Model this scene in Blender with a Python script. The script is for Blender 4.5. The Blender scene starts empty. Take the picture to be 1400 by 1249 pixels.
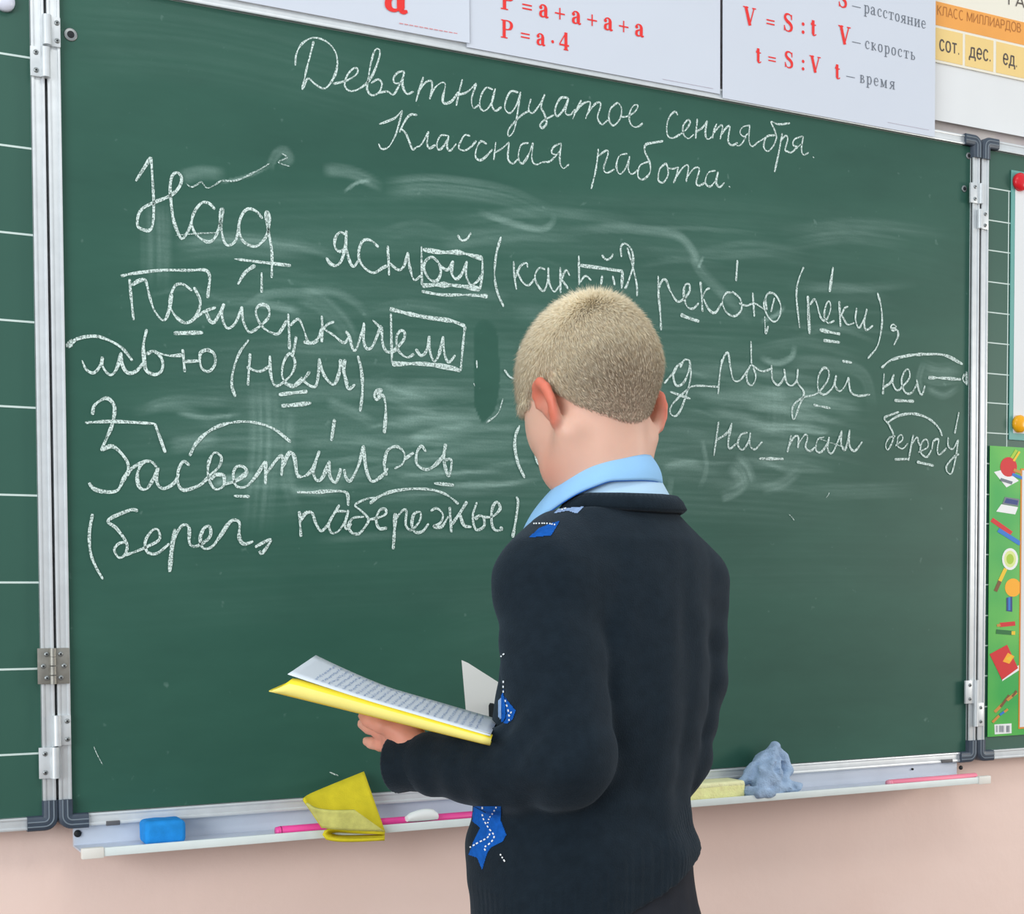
import bpy, bmesh, math, random
import numpy as np
from mathutils import Vector, Matrix
from mathutils.bvhtree import BVHTree

# ------------------------------------------------------------------ camera, world, lights, exposure
S = bpy.context.scene
COL = S.collection
ZB = 0.68                                   # height of the writing surface's lower edge above the floor
F, PX, PY = 2003.57, 700.0, 892.5           # pinhole of the 1400 x 1249 photograph
RR = np.array([0.88892384, -0.45803664, -0.00410477])
DD = np.array([-0.02130576, -0.03239372, -0.99924807])
FW = np.array([0.45755926, 0.88834289, -0.03855437])
CAM = np.array([-0.33532962, -1.82701021, 0.26180197 + ZB])

cd = bpy.data.cameras.new('camera'); cam = bpy.data.objects.new('camera', cd); COL.objects.link(cam)
cd.sensor_width = 36; cd.sensor_fit = 'HORIZONTAL'; cd.lens = F * 36 / 1400
cd.shift_x = 0; cd.shift_y = (PY - 624.5) / 1400; cd.clip_start = 0.02
cam.matrix_world = Matrix(((RR[0], -DD[0], -FW[0], CAM[0]), (RR[1], -DD[1], -FW[1], CAM[1]),
                           (RR[2], -DD[2], -FW[2], CAM[2]), (0, 0, 0, 1)))
S.camera = cam

wd = bpy.data.worlds.new('room_air'); S.world = wd; wd.use_nodes = True
bg = wd.node_tree.nodes['Background']; bg.inputs[0].default_value = (0.86, 0.93, 1.0, 1); bg.inputs[1].default_value = 0.78

def area(name, loc, target, sx, sy, power, color):
    l = bpy.data.lights.new(name, 'AREA'); l.shape = 'RECTANGLE'; l.size = sx; l.size_y = sy
    l.energy = power; l.color = color
    o = bpy.data.objects.new(name, l); COL.objects.link(o); o.location = loc
    o.rotation_euler = (Vector(target) - Vector(loc)).to_track_quat('-Z', 'Y').to_euler()
    return o
area('window_light', (-3.4, -2.8, 1.5), (0.5, -0.2, 0.9), 2.6, 1.8, 128, (0.93, 0.97, 1.0))
area('ceiling_lamp_light', (0.2, -1.9, 3.1), (0.4, -0.5, 0.8), 1.4, 0.5, 12, (1.0, 0.97, 0.92))
area('fill_light_right', (4.2, -1.7, 1.3), (1.3, 0.0, 0.7), 0.9, 0.9, 44, (1.0, 0.92, 0.82))  # added warm fill grazing the right wall, not a lamp of the room

S.view_settings.view_transform = 'Standard'; S.view_settings.look = 'None'
S.view_settings.gamma = 1; S.view_settings.use_curve_mapping = False
S.view_settings.exposure = 0.0
S.cycles.transparent_max_bounces = 24

# ------------------------------------------------------------------ pixel <-> world
def ray(x, y): return FW + RR * ((x - PX) / F) + DD * ((y - PY) / F)
def atd(x, y, d): return CAM + ray(x, y) * d
def aty(x, y, Y=0.0):
    r = ray(x, y); return CAM + r * ((Y - CAM[1]) / r[1])
def pxs(poly, Y=0.0): return [aty(x, y, Y) for x, y in poly]

# ------------------------------------------------------------------ naming, parenting
OFF = {}
def tag(o, label=None, cat=None, group=None, kind=None):
    if label: o['label'] = label
    if cat: o['category'] = cat
    if group: o['group'] = group
    if kind: o['kind'] = kind
    return o
def thing(name, loc, label, cat, group=None):
    o = bpy.data.objects.new(name, None); COL.objects.link(o); o.location = loc
    o.empty_display_size = 0.05
    OFF[o.name] = np.array(loc, float)
    return tag(o, label, cat, group)
def mesh_obj(name, verts, faces, mats, parent=None, smooth=True, mi=None):
    verts = np.asarray(verts, float).reshape(-1, 3)
    off = OFF[parent.name] if parent is not None else np.zeros(3)
    if parent is None:
        lo, hi = verts.min(0), verts.max(0)
        off = np.array([(lo[0] + hi[0]) / 2, (lo[1] + hi[1]) / 2, lo[2]])
    me = bpy.data.meshes.new(name)
    me.from_pydata((verts - off).tolist(), [], [tuple(int(i) for i in f) for f in faces])
    for m in (mats if isinstance(mats, (list, tuple)) else [mats]): me.materials.append(m)
    if mi is not None: me.polygons.foreach_set('material_index', np.asarray(mi, np.int32))
    me.polygons.foreach_set('use_smooth', [smooth] * len(me.polygons))
    me.update()
    o = bpy.data.objects.new(name, me); COL.objects.link(o)
    if parent is not None: o.parent = parent
    else: o.location = off
    OFF[o.name] = off
    return o

class MB:
    def __init__(s): s.v = []; s.f = []; s.m = []; s.mat = 0
    def add(s, V, Fs):
        b = len(s.v); s.v += [tuple(map(float, p)) for p in V]
        for f in Fs: s.f.append([b + i for i in f]); s.m.append(s.mat)
        return s
    def box(s, a, b, bev=0.0, seg=2):
        bm = bmesh.new(); bmesh.ops.create_cube(bm, size=1)
        a = np.minimum(a, b).astype(float) * 1.0 if False else np.array(a, float); b = np.array(b, float)
        lo, hi = np.minimum(a, b), np.maximum(a, b)
        for v in bm.verts: v.co = Vector([lo[i] + (v.co[i] + .5) * (hi[i] - lo[i]) for i in range(3)])
        if bev: bmesh.ops.bevel(bm, geom=bm.edges[:], offset=bev, segments=seg, profile=.6, affect='EDGES', clamp_overlap=True)
        return s.bm(bm)
    def bm(s, bm, M=None):
        bm.verts.ensure_lookup_table(); bm.verts.index_update()
        V = [(M @ v.co if M else v.co)[:] for v in bm.verts]
        s.add(V, [[v.index for v in f.verts] for f in bm.faces]); bm.free(); return s
    def tube(s, pts, r, n=10, caps=True):
        pts = [np.array(p, float) for p in pts]; k = len(pts)
        rs = r if isinstance(r, (list, tuple, np.ndarray)) else [r] * k
        up = np.array([.13, .37, .92]); V = []
        for i in range(k):
            t = pts[min(i + 1, k - 1)] - pts[max(i - 1, 0)]; t /= np.linalg.norm(t) + 1e-12
            a = np.cross(t, up); a /= np.linalg.norm(a) + 1e-12; c = np.cross(a, t); up = c
            for j in range(n):
                w = 2 * math.pi * j / n; V.append(pts[i] + rs[i] * (math.cos(w) * a + math.sin(w) * c))
        Fs = [[i * n + j, i * n + (j + 1) % n, (i + 1) * n + (j + 1) % n, (i + 1) * n + j] for i in range(k - 1) for j in range(n)]
        if caps: Fs += [list(range(n))[::-1], [(k - 1) * n + j for j in range(n)]]
        return s.add(V, Fs)
    def prism(s, poly, d, bev=0):
        """planar polygon (3-D points) pushed along vector d, both faces closed"""
        P = [np.array(p, float) for p in poly]; n = len(P); d = np.array(d, float)
        s.add(P + [p + d for p in P], [list(range(n)), [n + i for i in range(n)][::-1]] +
              [[i, i + n, (i + 1) % n + n, (i + 1) % n] for i in range(n)])
        return s
    def grid(s, G, closed=False):
        nu, nv = len(G), len(G[0]); V = [p for row in G for p in row]
        Fs = []
        for i in range(nu - 1):
            for j in range(nv if closed else nv - 1):
                j2 = (j + 1) % nv
                Fs.append([i * nv + j, i * nv + j2, (i + 1) * nv + j2, (i + 1) * nv + j])
        return s.add(V, Fs)
    def disc(s, c, r, axis=(0, -1, 0), h=.002, n=20, dome=0.0):
        c = np.array(c, float); ax = np.array(axis, float); ax /= np.linalg.norm(ax)
        u = np.cross(ax, (0, 0, 1.0)); 
        if np.linalg.norm(u) < 1e-3: u = np.array([1., 0, 0])
        u /= np.linalg.norm(u); w = np.cross(u, ax)
        rings = [(1.0, 0), (1.0, h * .7), (.9, h)] + ([(.6, h + dome * .7), (.3, h + dome * .93)] if dome else [])
        V = []; 
        for k, z in rings: V += [c + r * k * (math.cos(t) * u + math.sin(t) * w) + ax * z for t in np.linspace(0, 2 * math.pi, n, endpoint=False)]
        m = len(rings)
        Fs = [[i * n + j, i * n + (j + 1) % n, (i + 1) * n + (j + 1) % n, (i + 1) * n + j] for i in range(m - 1) for j in range(n)]
        V.append(c + ax * (h + dome)); t = len(V) - 1
        Fs += [[(m - 1) * n + j, (m - 1) * n + (j + 1) % n, t] for j in range(n)]; Fs.append(list(range(n))[::-1])
        return s.add(V, Fs)
    def out(s, name, mats, parent=None, smooth=True, fix=True):
        o = mesh_obj(name, s.v, s.f, mats, parent, smooth, s.m)
        if fix:
            bm = bmesh.new(); bm.from_mesh(o.data); bmesh.ops.recalc_face_normals(bm, faces=bm.faces[:]); bm.to_mesh(o.data); bm.free()
        return o

def shade_auto(o, deg=35):
    o.data.polygons.foreach_set('use_smooth', [True] * len(o.data.polygons))
    bm = bmesh.new(); bm.from_mesh(o.data)
    for e in bm.edges:
        if len(e.link_faces) == 2 and e.calc_face_angle(0) > math.radians(deg): e.smooth = False
    bm.to_mesh(o.data); bm.free(); return o

def smooth_line(P, step):
    """Catmull-Rom through the points, sampled about every `step`"""
    P = np.array(P, float)
    if len(P) == 2:
        n = max(2, int(np.linalg.norm(P[1] - P[0]) / step)); t = np.linspace(0, 1, n)[:, None]; return P[0] * (1 - t) + P[1] * t
    Q = np.vstack([2 * P[0] - P[1], P, 2 * P[-1] - P[-2]]); out = []
    for i in range(1, len(Q) - 2):
        p0, p1, p2, p3 = Q[i - 1:i + 3]
        n = max(2, int(np.linalg.norm(p2 - p1) / step) + 1); t = np.linspace(0, 1, n, endpoint=False)[:, None]
        out.append(.5 * (2 * p1 + (p2 - p0) * t + (2 * p0 - 5 * p1 + 4 * p2 - p3) * t**2 + (3 * p1 - p0 - 3 * p2 + p3) * t**3))
    out.append(P[-1:]); return np.vstack(out)

def ribbon2d(mb, L, W, place, caps=True):
    """flat ribbon along 2-D line L (n,2) with widths W, placed in 3-D by place(x,z)"""
    L = np.array(L, float); n = len(L); W = np.broadcast_to(np.array(W, float), (n,))
    T = np.gradient(L, axis=0); T /= np.linalg.norm(T, axis=1)[:, None] + 1e-12; N = np.stack([-T[:, 1], T[:, 0]], 1)
    a = L + N * W[:, None] / 2; b = L - N * W[:, None] / 2
    V = []
    for i in range(n): V += [place(*a[i]), place(*b[i])]
    Fs = [[2 * i, 2 * i + 1, 2 * i + 3, 2 * i + 2] for i in range(n - 1)]
    mb.add(V, Fs)

# ------------------------------------------------------------------ materials
MATS = {}
def srgb(r, g, b):
    return tuple(((c / 255) / 12.92 if c / 255 <= .04045 else ((c / 255 + .055) / 1.055) ** 2.4) for c in (r, g, b)) + (1,)
def nd(nt, t, **kw):
    n = nt.nodes.new(t)
    for k, v in kw.items(): setattr(n, k, v)
    return n
def mat(name, col, rough=.6, metal=0, spec=.4, vary=0.0, vscale=8, bump=0.0, bscale=200, sub=0, subr=(1, .3, .15)):
    m = bpy.data.materials.new(name); m.use_nodes = True; nt = m.node_tree; b = nt.nodes['Principled BSDF']
    b.inputs['Roughness'].default_value = rough; b.inputs['Metallic'].default_value = metal
    b.inputs['Specular IOR Level'].default_value = spec
    b.inputs['Base Color'].default_value = col
    tc = nd(nt, 'ShaderNodeTexCoord')
    if vary:
        n = nd(nt, 'ShaderNodeTexNoise'); n.inputs['Scale'].default_value = vscale; n.inputs['Detail'].default_value = 5
        nt.links.new(tc.outputs['Object'], n.inputs['Vector'])
        r = nd(nt, 'ShaderNodeValToRGB'); c = np.array(col[:3])
        r.color_ramp.elements[0].position = .3; r.color_ramp.elements[1].position = .7
        r.color_ramp.elements[0].color = tuple(np.clip(c * (1 - vary), 0, 1)) + (1,); r.color_ramp.elements[1].color = tuple(np.clip(c * (1 + vary), 0, 1)) + (1,)
        nt.links.new(n.outputs[0], r.inputs[0]); nt.links.new(r.outputs[0], b.inputs['Base Color'])
    if bump:
        n = nd(nt, 'ShaderNodeTexNoise'); n.inputs['Scale'].default_value = bscale; n.inputs['Detail'].default_value = 3
        nt.links.new(tc.outputs['Object'], n.inputs['Vector'])
        bp = nd(nt, 'ShaderNodeBump'); bp.inputs['Strength'].default_value = bump; bp.inputs['Distance'].default_value = .002
        nt.links.new(n.outputs[0], bp.inputs['Height']); nt.links.new(bp.outputs[0], b.inputs['Normal'])
    if sub:
        b.inputs['Subsurface Weight'].default_value = sub; b.inputs['Subsurface Radius'].default_value = subr; b.inputs['Subsurface Scale'].default_value = .006
    MATS[name] = m; return m

ALU = mat('aluminium', srgb(215, 220, 222), .42, .35, .5, .05, 60)
ALU_D = mat('brushed_steel', srgb(150, 148, 140), .45, .6, .5, .15, 90)
SCREW = mat('screw_metal', srgb(150, 155, 155), .4, .7)
BLACK = mat('dark_hole', srgb(28, 32, 36), .6)
CAPM = mat('slate_plastic', srgb(62, 74, 88), .45, 0, .5, .1, 120)
CAPL = mat('slate_plastic_edge', srgb(120, 132, 142), .45)
TRAYM = mat('tray_enamel', srgb(206, 214, 226), .4, .1, .5, .05, 14)
TRAYW = mat('tray_white', srgb(226, 236, 234), .45, 0, .5, .04, 30)
PAPER = mat('paper_white', srgb(211, 218, 229), .7, 0, .3, .015, 6)
PAPER2 = mat('paper_bright', srgb(230, 233, 234), .7, 0, .3, .02, 8)
RED = mat('print_red', srgb(238, 52, 48), .6)
GREY = mat('print_grey', srgb(105, 112, 122), .6)
DKGREY = mat('print_dark_grey', srgb(92, 84, 78), .6)
ORANGE = mat('print_orange', srgb(244, 170, 84), .6, vary=.06, vscale=12)
SAND = mat('print_sand', srgb(243, 212, 140), .6, vary=.03, vscale=12)
ORTXT = mat('print_brown', srgb(188, 120, 56), .6)
TEAL = mat('teal_border', srgb(104, 168, 160), .5)
LINE = mat('painted_line', srgb(205, 222, 216), .7)

# the writing surface: green enamel with chalk dust carried in a per-vertex attribute
def board_mat():
    m = bpy.data.materials.new('green_chalkboard'); m.use_nodes = True; nt = m.node_tree; b = nt.nodes['Principled BSDF']; L = nt.links.new
    b.inputs['Roughness'].default_value = .5; b.inputs['Specular IOR Level'].default_value = .3
    tc = nd(nt, 'ShaderNodeTexCoord'); mp = nd(nt, 'ShaderNodeMapping'); mp.inputs['Scale'].default_value = (1, 1, 3.2)
    L(tc.outputs['Object'], mp.inputs['Vector'])
    n1 = nd(nt, 'ShaderNodeTexNoise'); n1.inputs['Scale'].default_value = 3.0; n1.inputs['Detail'].default_value = 7; n1.inputs['Roughness'].default_value = .65
    L(mp.outputs[0], n1.inputs['Vector'])
    r1 = nd(nt, 'ShaderNodeValToRGB'); r1.color_ramp.elements[0].position = .3; r1.color_ramp.elements[1].position = .75
    r1.color_ramp.elements[0].color = srgb(41, 84, 71); r1.color_ramp.elements[1].color = srgb(51, 97, 82)
    L(n1.outputs[0], r1.inputs[0])
    # fine streaks that break the dust up
    mp2 = nd(nt, 'ShaderNodeMapping'); mp2.inputs['Scale'].default_value = (14, 1, 120); L(tc.outputs['Object'], mp2.inputs['Vector'])
    n2 = nd(nt, 'ShaderNodeTexNoise'); n2.inputs['Scale'].default_value = 1.6; n2.inputs['Detail'].default_value = 6; L(mp2.outputs[0], n2.inputs['Vector'])
    n3 = nd(nt, 'ShaderNodeTexNoise'); n3.inputs['Scale'].default_value = 420; n3.inputs['Detail'].default_value = 3; L(tc.outputs['Object'], n3.inputs['Vector'])
    mm = nd(nt, 'ShaderNodeMath', operation='MULTIPLY_ADD'); L(n2.outputs[0], mm.inputs[0]); mm.inputs[1].default_value = .9; mm.inputs[2].default_value = .2
    m3 = nd(nt, 'ShaderNodeMath', operation='MULTIPLY_ADD'); L(n3.outputs[0], m3.inputs[0]); m3.inputs[1].default_value = .8; m3.inputs[2].default_value = .6
    at = nd(nt, 'ShaderNodeAttribute'); at.attribute_name = 'dust'
    m4 = nd(nt, 'ShaderNodeMath', operation='MULTIPLY'); L(at.outputs['Fac'], m4.inputs[0]); L(m3.outputs[0], m4.inputs[1])
    m5 = nd(nt, 'ShaderNodeMath', operation='MULTIPLY'); L(m4.outputs[0], m5.inputs[0]); L(mm.outputs[0], m5.inputs[1]); m5.use_clamp = True
    # loose specks all over
    n4 = nd(nt, 'ShaderNodeTexNoise'); n4.inputs['Scale'].default_value = 60; n4.inputs['Detail'].default_value = 2; L(tc.outputs['Object'], n4.inputs['Vector'])
    r4 = nd(nt, 'ShaderNodeValToRGB'); r4.color_ramp.elements[0].position = .70; r4.color_ramp.elements[1].position = .86
    r4.color_ramp.elements[1].color = (.22, .22, .22, 1); L(n4.outputs[0], r4.inputs[0])
    ad = nd(nt, 'ShaderNodeMath', operation='ADD'); ad.use_clamp = True; L(m5.outputs[0], ad.inputs[0]); L(r4.outputs[0], ad.inputs[1])
    mx = nd(nt, 'ShaderNodeMixRGB'); L(ad.outputs[0], mx.inputs[0]); L(r1.outputs[0], mx.inputs[1]); mx.inputs[2].default_value = srgb(180, 212, 202)
    L(mx.outputs[0], b.inputs['Base Color'])
    return m
GREEN = board_mat()

# chalk: grainy white, missing where the board's grain did not take it
def chalk_mat(name, lo, hi):
    m = bpy.data.materials.new(name); m.use_nodes = True; nt = m.node_tree; b = nt.nodes['Principled BSDF']; L = nt.links.new
    b.inputs['Base Color'].default_value = srgb(224, 242, 236); b.inputs['Roughness'].default_value = .95; b.inputs['Specular IOR Level'].default_value = .05
    tc = nd(nt, 'ShaderNodeTexCoord')
    n = nd(nt, 'ShaderNodeTexNoise'); n.inputs['Scale'].default_value = 520; n.inputs['Detail'].default_value = 3; n.inputs['Roughness'].default_value = .7
    L(tc.outputs['Object'], n.inputs['Vector'])
    r = nd(nt, 'ShaderNodeMapRange'); r.inputs[1].default_value = lo; r.inputs[2].default_value = hi; r.inputs[3].default_value = .12; L(n.outputs[0], r.inputs[0])
    L(r.outputs[0], b.inputs['Alpha']); return m
CHALK = chalk_mat('white_chalk', .37, .56)
CHALK_L = chalk_mat('faint_chalk', .42, .62)

# ------------------------------------------------------------------ the setting
def wall_mat():
    m = bpy.data.materials.new('wall_paint'); m.use_nodes = True; nt = m.node_tree; b = nt.nodes['Principled BSDF']; L = nt.links.new
    b.inputs['Roughness'].default_value = .7; b.inputs['Specular IOR Level'].default_value = .25
    tc = nd(nt, 'ShaderNodeTexCoord')
    n = nd(nt, 'ShaderNodeTexNoise'); n.inputs['Scale'].default_value = 5; n.inputs['Detail'].default_value = 6; L(tc.outputs['Object'], n.inputs['Vector'])
    r = nd(nt, 'ShaderNodeValToRGB'); r.color_ramp.elements[0].position = .3; r.color_ramp.elements[1].position = .75
    r.color_ramp.elements[0].color = srgb(242, 215, 203); r.color_ramp.elements[1].color = srgb(247, 222, 211); L(n.outputs[0], r.inputs[0])
    L(r.outputs[0], b.inputs['Base Color'])
    n2 = nd(nt, 'ShaderNodeTexNoise'); n2.inputs['Scale'].default_value = 34; n2.inputs['Detail'].default_value = 7; L(tc.outputs['Object'], n2.inputs['Vector'])
    bp = nd(nt, 'ShaderNodeBump'); bp.inputs['Strength'].default_value = .25; bp.inputs['Distance'].default_value = .004
    L(n2.outputs[0], bp.inputs['Height']); L(bp.outputs[0], b.inputs['Normal']); return m
def paper_wall_mat():
    m = bpy.data.materials.new('striped_wallpaper'); m.use_nodes = True; nt = m.node_tree; b = nt.nodes['Principled BSDF']; L = nt.links.new
    b.inputs['Roughness'].default_value = .8
    tc = nd(nt, 'ShaderNodeTexCoord'); mp = nd(nt, 'ShaderNodeMapping'); mp.inputs['Scale'].default_value = (24, 1, .6); L(tc.outputs['Object'], mp.inputs[0])
    n = nd(nt, 'ShaderNodeTexNoise'); n.inputs['Scale'].default_value = 1; n.inputs['Detail'].default_value = 3; L(mp.outputs[0], n.inputs['Vector'])
    r = nd(nt, 'ShaderNodeValToRGB'); r.color_ramp.elements[0].position = .35; r.color_ramp.elements[1].position = .68
    r.color_ramp.elements[0].color = srgb(214, 204, 206); r.color_ramp.elements[1].color = srgb(228, 222, 216); L(n.outputs[0], r.inputs[0])
    L(r.outputs[0], b.inputs['Base Color']); return m
WALLY = .032
w = MB(); w.box((-6, WALLY, 0), (9, WALLY + .12, ZB + .93)); w.mat = 1; w.box((-6, WALLY, ZB + .93), (9, WALLY + .12, 3.0))
tag(w.out('wall_back', [wall_mat(), paper_wall_mat()], None, False), kind='structure')
w = MB(); w.box((-6, -4.5, -.06), (9, WALLY + .12, 0))
tag(w.out('floor', mat('floor_linoleum', srgb(122, 100, 86), .5, vary=.15, vscale=3), None, False), kind='structure')
w = MB(); w.box((-6, WALLY - .016, 0), (9, WALLY, .075), .004)
tag(w.out('baseboard_back', mat('baseboard_paint', srgb(196, 170, 150), .5), None, False), kind='structure')

# ------------------------------------------------------------------ the chalkboard
W, H = 1.460, 1.0
board = thing('chalkboard', (W / 2, 0, ZB - .02), 'green three-part school chalkboard with white cursive chalk writing, hung on the pink wall', 'chalkboard')

# --- dust left by wiping, gathered on a grid of vertices
NX, NZ = 585, 401
gx = np.linspace(0, W, NX); gz = np.linspace(0, H, NZ)
GX, GZ = np.meshgrid(gx, gz)
dust = np.zeros((NZ, NX)); rng = np.random.RandomState(7)
def bxz(poly): return np.array([(p[0], p[2] - ZB) for p in pxs(poly)])
def wipe(poly, width, amt, streak=.6, fade=(.15, .25), bright_edge=0.0, seed=None):
    """one pass of a cloth: streaks run along the stroke; width in px (about mm)"""
    global dust
    r = np.random.RandomState(seed if seed is not None else int(abs(poly[0][0] * 7 + poly[0][1] * 13 + amt * 100)) % 99991)
    L = smooth_line(bxz(poly), .004); wd_ = width * .001
    lo, hi = L.min(0) - wd_, L.max(0) + wd_
    i0, i1 = np.searchsorted(gx, [lo[0], hi[0]]); j0, j1 = np.searchsorted(gz, [lo[1], hi[1]])
    if i1 <= i0 or j1 <= j0: return
    X = GX[j0:j1, i0:i1]; Z = GZ[j0:j1, i0:i1]
    best = np.full(X.shape, 9.); U = np.zeros(X.shape); Vv = np.zeros(X.shape); n = len(L) - 1
    for k in range(n):
        a, b = L[k], L[k + 1]; d = b - a; l2 = d @ d + 1e-12
        t = np.clip(((X - a[0]) * d[0] + (Z - a[1]) * d[1]) / l2, 0, 1)
        qx = X - a[0] - t * d[0]; qz = Z - a[1] - t * d[1]; D = np.hypot(qx, qz)
        s = np.sign(d[0] * qz - d[1] * qx); c = D < best
        best[c] = D[c]; U[c] = (k + t[c]) / n; Vv[c] = (s * D)[c]
    v = Vv / (wd_ / 2)
    nb = max(4, int(width / 3)); prof = r.rand(nb + 2); prof2 = r.rand(nb + 2)
    f = np.clip((v + 1) / 2 * nb, 0, nb); k = f.astype(int); ft = f - k
    p1 = prof[k] * (1 - ft) + prof[k + 1] * ft; p2 = prof2[k] * (1 - ft) + prof2[k + 1] * ft
    pr = p1 * (1 - U) + p2 * U
    body = np.clip(1 - np.abs(v) ** 3, 0, 1) * (np.abs(v) < 1)
    if bright_edge: body = body * (1 + bright_edge * (v ** 4))
    fd = np.clip(U / max(fade[0], 1e-3), 0, 1) * np.clip((1 - U) / max(fade[1], 1e-3), 0, 1)
    dust[j0:j1, i0:i1] += amt * body * fd * (1 - streak + streak * 1.7 * pr)

# broad film of old chalk over the middle of the board
for y, a in ((300, .07), (360, .07), (430, .10), (500, .13), (560, .16), (620, .17), (670, .12)):
    wipe([(130, y + 20), (420, y), (700, y), (980, y + 6), (1180, y + 22)], 95, a, .7, (.2, .25))
for k in range(60):
    x = rng.uniform(170, 1120); y = rng.uniform(300, 690); l = rng.uniform(90, 260)
    wipe([(x, y), (x + l / 2, y + rng.uniform(-14, 6)), (x + l, y + rng.uniform(-6, 16))], rng.uniform(6, 30), rng.uniform(.05, .20), .95, (.3, .4))
wipe([(212, 275), (214, 330), (213, 395)], 42, .22, .9, (.2, .3))
wipe([(246, 243), (275, 236), (310, 238)], 20, .34, .6)
wipe([(238, 334), (320, 325), (420, 338), (470, 356)], 16, .26, .8)
wipe([(240, 345), (320, 338), (430, 350)], 30, .14, .9)
wipe([(330, 425), (365, 403), (410, 400), (448, 398), (484, 412), (510, 440)], 14, .26, .6)
wipe([(408, 400), (440, 415), (470, 445), (480, 470)], 30, .26, .9)
wipe([(350, 415), (385, 420), (412, 427)], 12, .5, .6)
wipe([(440, 232), (480, 236), (525, 256)], 20, .28, .8)
wipe([(470, 262), (488, 250), (508, 246)], 5, .8, .3)
wipe([(525, 258), (600, 254), (690, 268), (756, 297)], 34, .34, .9, (.15, .5))
wipe([(650, 288), (690, 302), (738, 313), (756, 303), (755, 290)], 11, .55, .5, (.3, .2))
wipe([(600, 330), (700, 318), (800, 318)], 30, .16, .9)
wipe([(770, 316), (830, 311), (880, 314), (926, 322), (948, 345), (952, 364)], 17, .38, .6, (.3, .1))
wipe([(946, 345), (960, 372), (990, 402), (1030, 440)], 22, .26, .7, (.1, .4))
wipe([(955, 366), (962, 350)], 5, .6, .3, (.05, .3))
wipe([(360, 520), (362, 600), (357, 660), (350, 730)], 46, .26, .9, (.2, .4))
wipe([(395, 560), (392, 640), (405, 700)], 24, .2, .9)
wipe([(230, 610), (270, 604), (300, 596)], 22, .26, .9)
wipe([(290, 662), (320, 653), (350, 652)], 12, .5, .7)
wipe([(395, 670), (430, 672), (470, 668)], 14, .34, .8)
wipe([(240, 566), (290, 570), (330, 566)], 6, .5, .6)
wipe([(195, 560), (240, 548), (330, 552)], 16, .2, .7)
wipe([(445, 548), (480, 562), (515, 580)], 16, .34, .6)
wipe([(515, 530), (560, 548), (600, 556)], 40, .22, .9)
wipe([(560, 602), (600, 592), (650, 582)], 22, .42, .9)
wipe([(540, 572), (610, 570), (690, 575)], 30, .2, .9)
wipe([(540, 651), (620, 646), (690, 644)], 6, .5, .5)
wipe([(600, 664), (680, 662), (740, 655)], 8, .35, .6)
wipe([(430, 738), (560, 730), (700, 732)], 14, .13, .8)
for k in range(34):
    x = rng.uniform(430, 690); y = rng.uniform(520, 690); l = rng.uniform(60, 170)
    wipe([(x, y), (x + l / 2, y - rng.uniform(0, 10)), (min(x + l, 715), y - rng.uniform(0, 16))], rng.uniform(5, 20), rng.uniform(.08, .26), .95, (.3, .4))
for k in range(30):
    x = rng.uniform(900, 1090); y = rng.uniform(500, 650); l = rng.uniform(60, 150)
    wipe([(x, y), (x + l / 2, y + rng.uniform(2, 12)), (x + l, y + rng.uniform(6, 26))], rng.uniform(5, 20), rng.uniform(.08, .24), .95, (.3, .4))
wipe([(1256, 503), (1282, 512), (1316, 508)], 40, .30, .9, (.3, .3))
wipe([(1262, 496), (1256, 520), (1264, 540)], 14, .3, .8)
wipe([(1266, 530), (1290, 540), (1312, 528)], 16, .28, .95)
wipe([(1038, 488), (1062, 496), (1082, 488), (1087, 470)], 12, .5, .5, (.2, .2))
wipe([(1075, 497), (1130, 496), (1180, 512), (1194, 560)], 28, .18, .8)
wipe([(1040, 440), (1062, 430), (1074, 418)], 8, .55, .5)
for dy, a in ((0, .5), (-26, .3), (-48, .25), (26, .2)):
    wipe([(1010, 572 + dy), (1050, 583 + dy), (1100, 584 + dy), (1140, 592 + dy)], 20, a, .9, (.3, .4))
wipe([(1090, 540), (1140, 552), (1180, 560)], 34, .22, .9)
wipe([(1085, 585), (1120, 590), (1135, 586)], 12, .4, .7)
wipe([(1000, 630), (1015, 645), (1022, 665)], 44, .42, .9, (.3, .3))
wipe([(985, 680), (1005, 672), (1022, 660)], 20, .36, .9)
wipe([(1040, 670), (1070, 660), (1094, 640)], 22, .22, .9)
wipe([(918, 650), (914, 690), (918, 720)], 12, .28, .8)
wipe([(960, 600), (966, 640), (955, 672)], 10, .3, .8)
wipe([(905, 640), (935, 632), (960, 634)], 14, .2, .8)
wipe([(1060, 520), (1062, 560), (1058, 600)], 40, .12, .9)
wipe([(368, 232), (378, 210), (390, 206), (396, 218), (380, 226)], 14, .32, .7)
wipe([(300, 250), (340, 240), (372, 226)], 5, .5, .4)
wipe([(60 + 20, 40), (300, 60), (560, 130)], 120, .05, .8)
wipe([(90, 800), (500, 780), (1000, 760), (1320, 760)], 150, .03, .8)
wipe([(1100, 320), (1200, 330), (1320, 360)], 120, .025, .8)
wipe([(600, 870), (700, 850), (900, 860)], 120, .02, .8)
# a wet stripe wiped clean, with a runnel below it
L_ = bxz([(664, 455), (666, 500), (664, 545), (660, 575)])
for k in range(len(L_)):
    hw = (.018, .019, .016, .004)[k]
Lw = smooth_line(L_, .003); hw = np.interp(np.linspace(0, 1, len(Lw)), [0, .6, .8, 1], [.018, .020, .017, .003])
for p, h_ in zip(Lw, hw):
    dm = np.hypot(GX - p[0], GZ - p[1]) < h_; dust[dm] *= .4
dust = np.clip(dust, 0, 1.0) * .78

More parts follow.
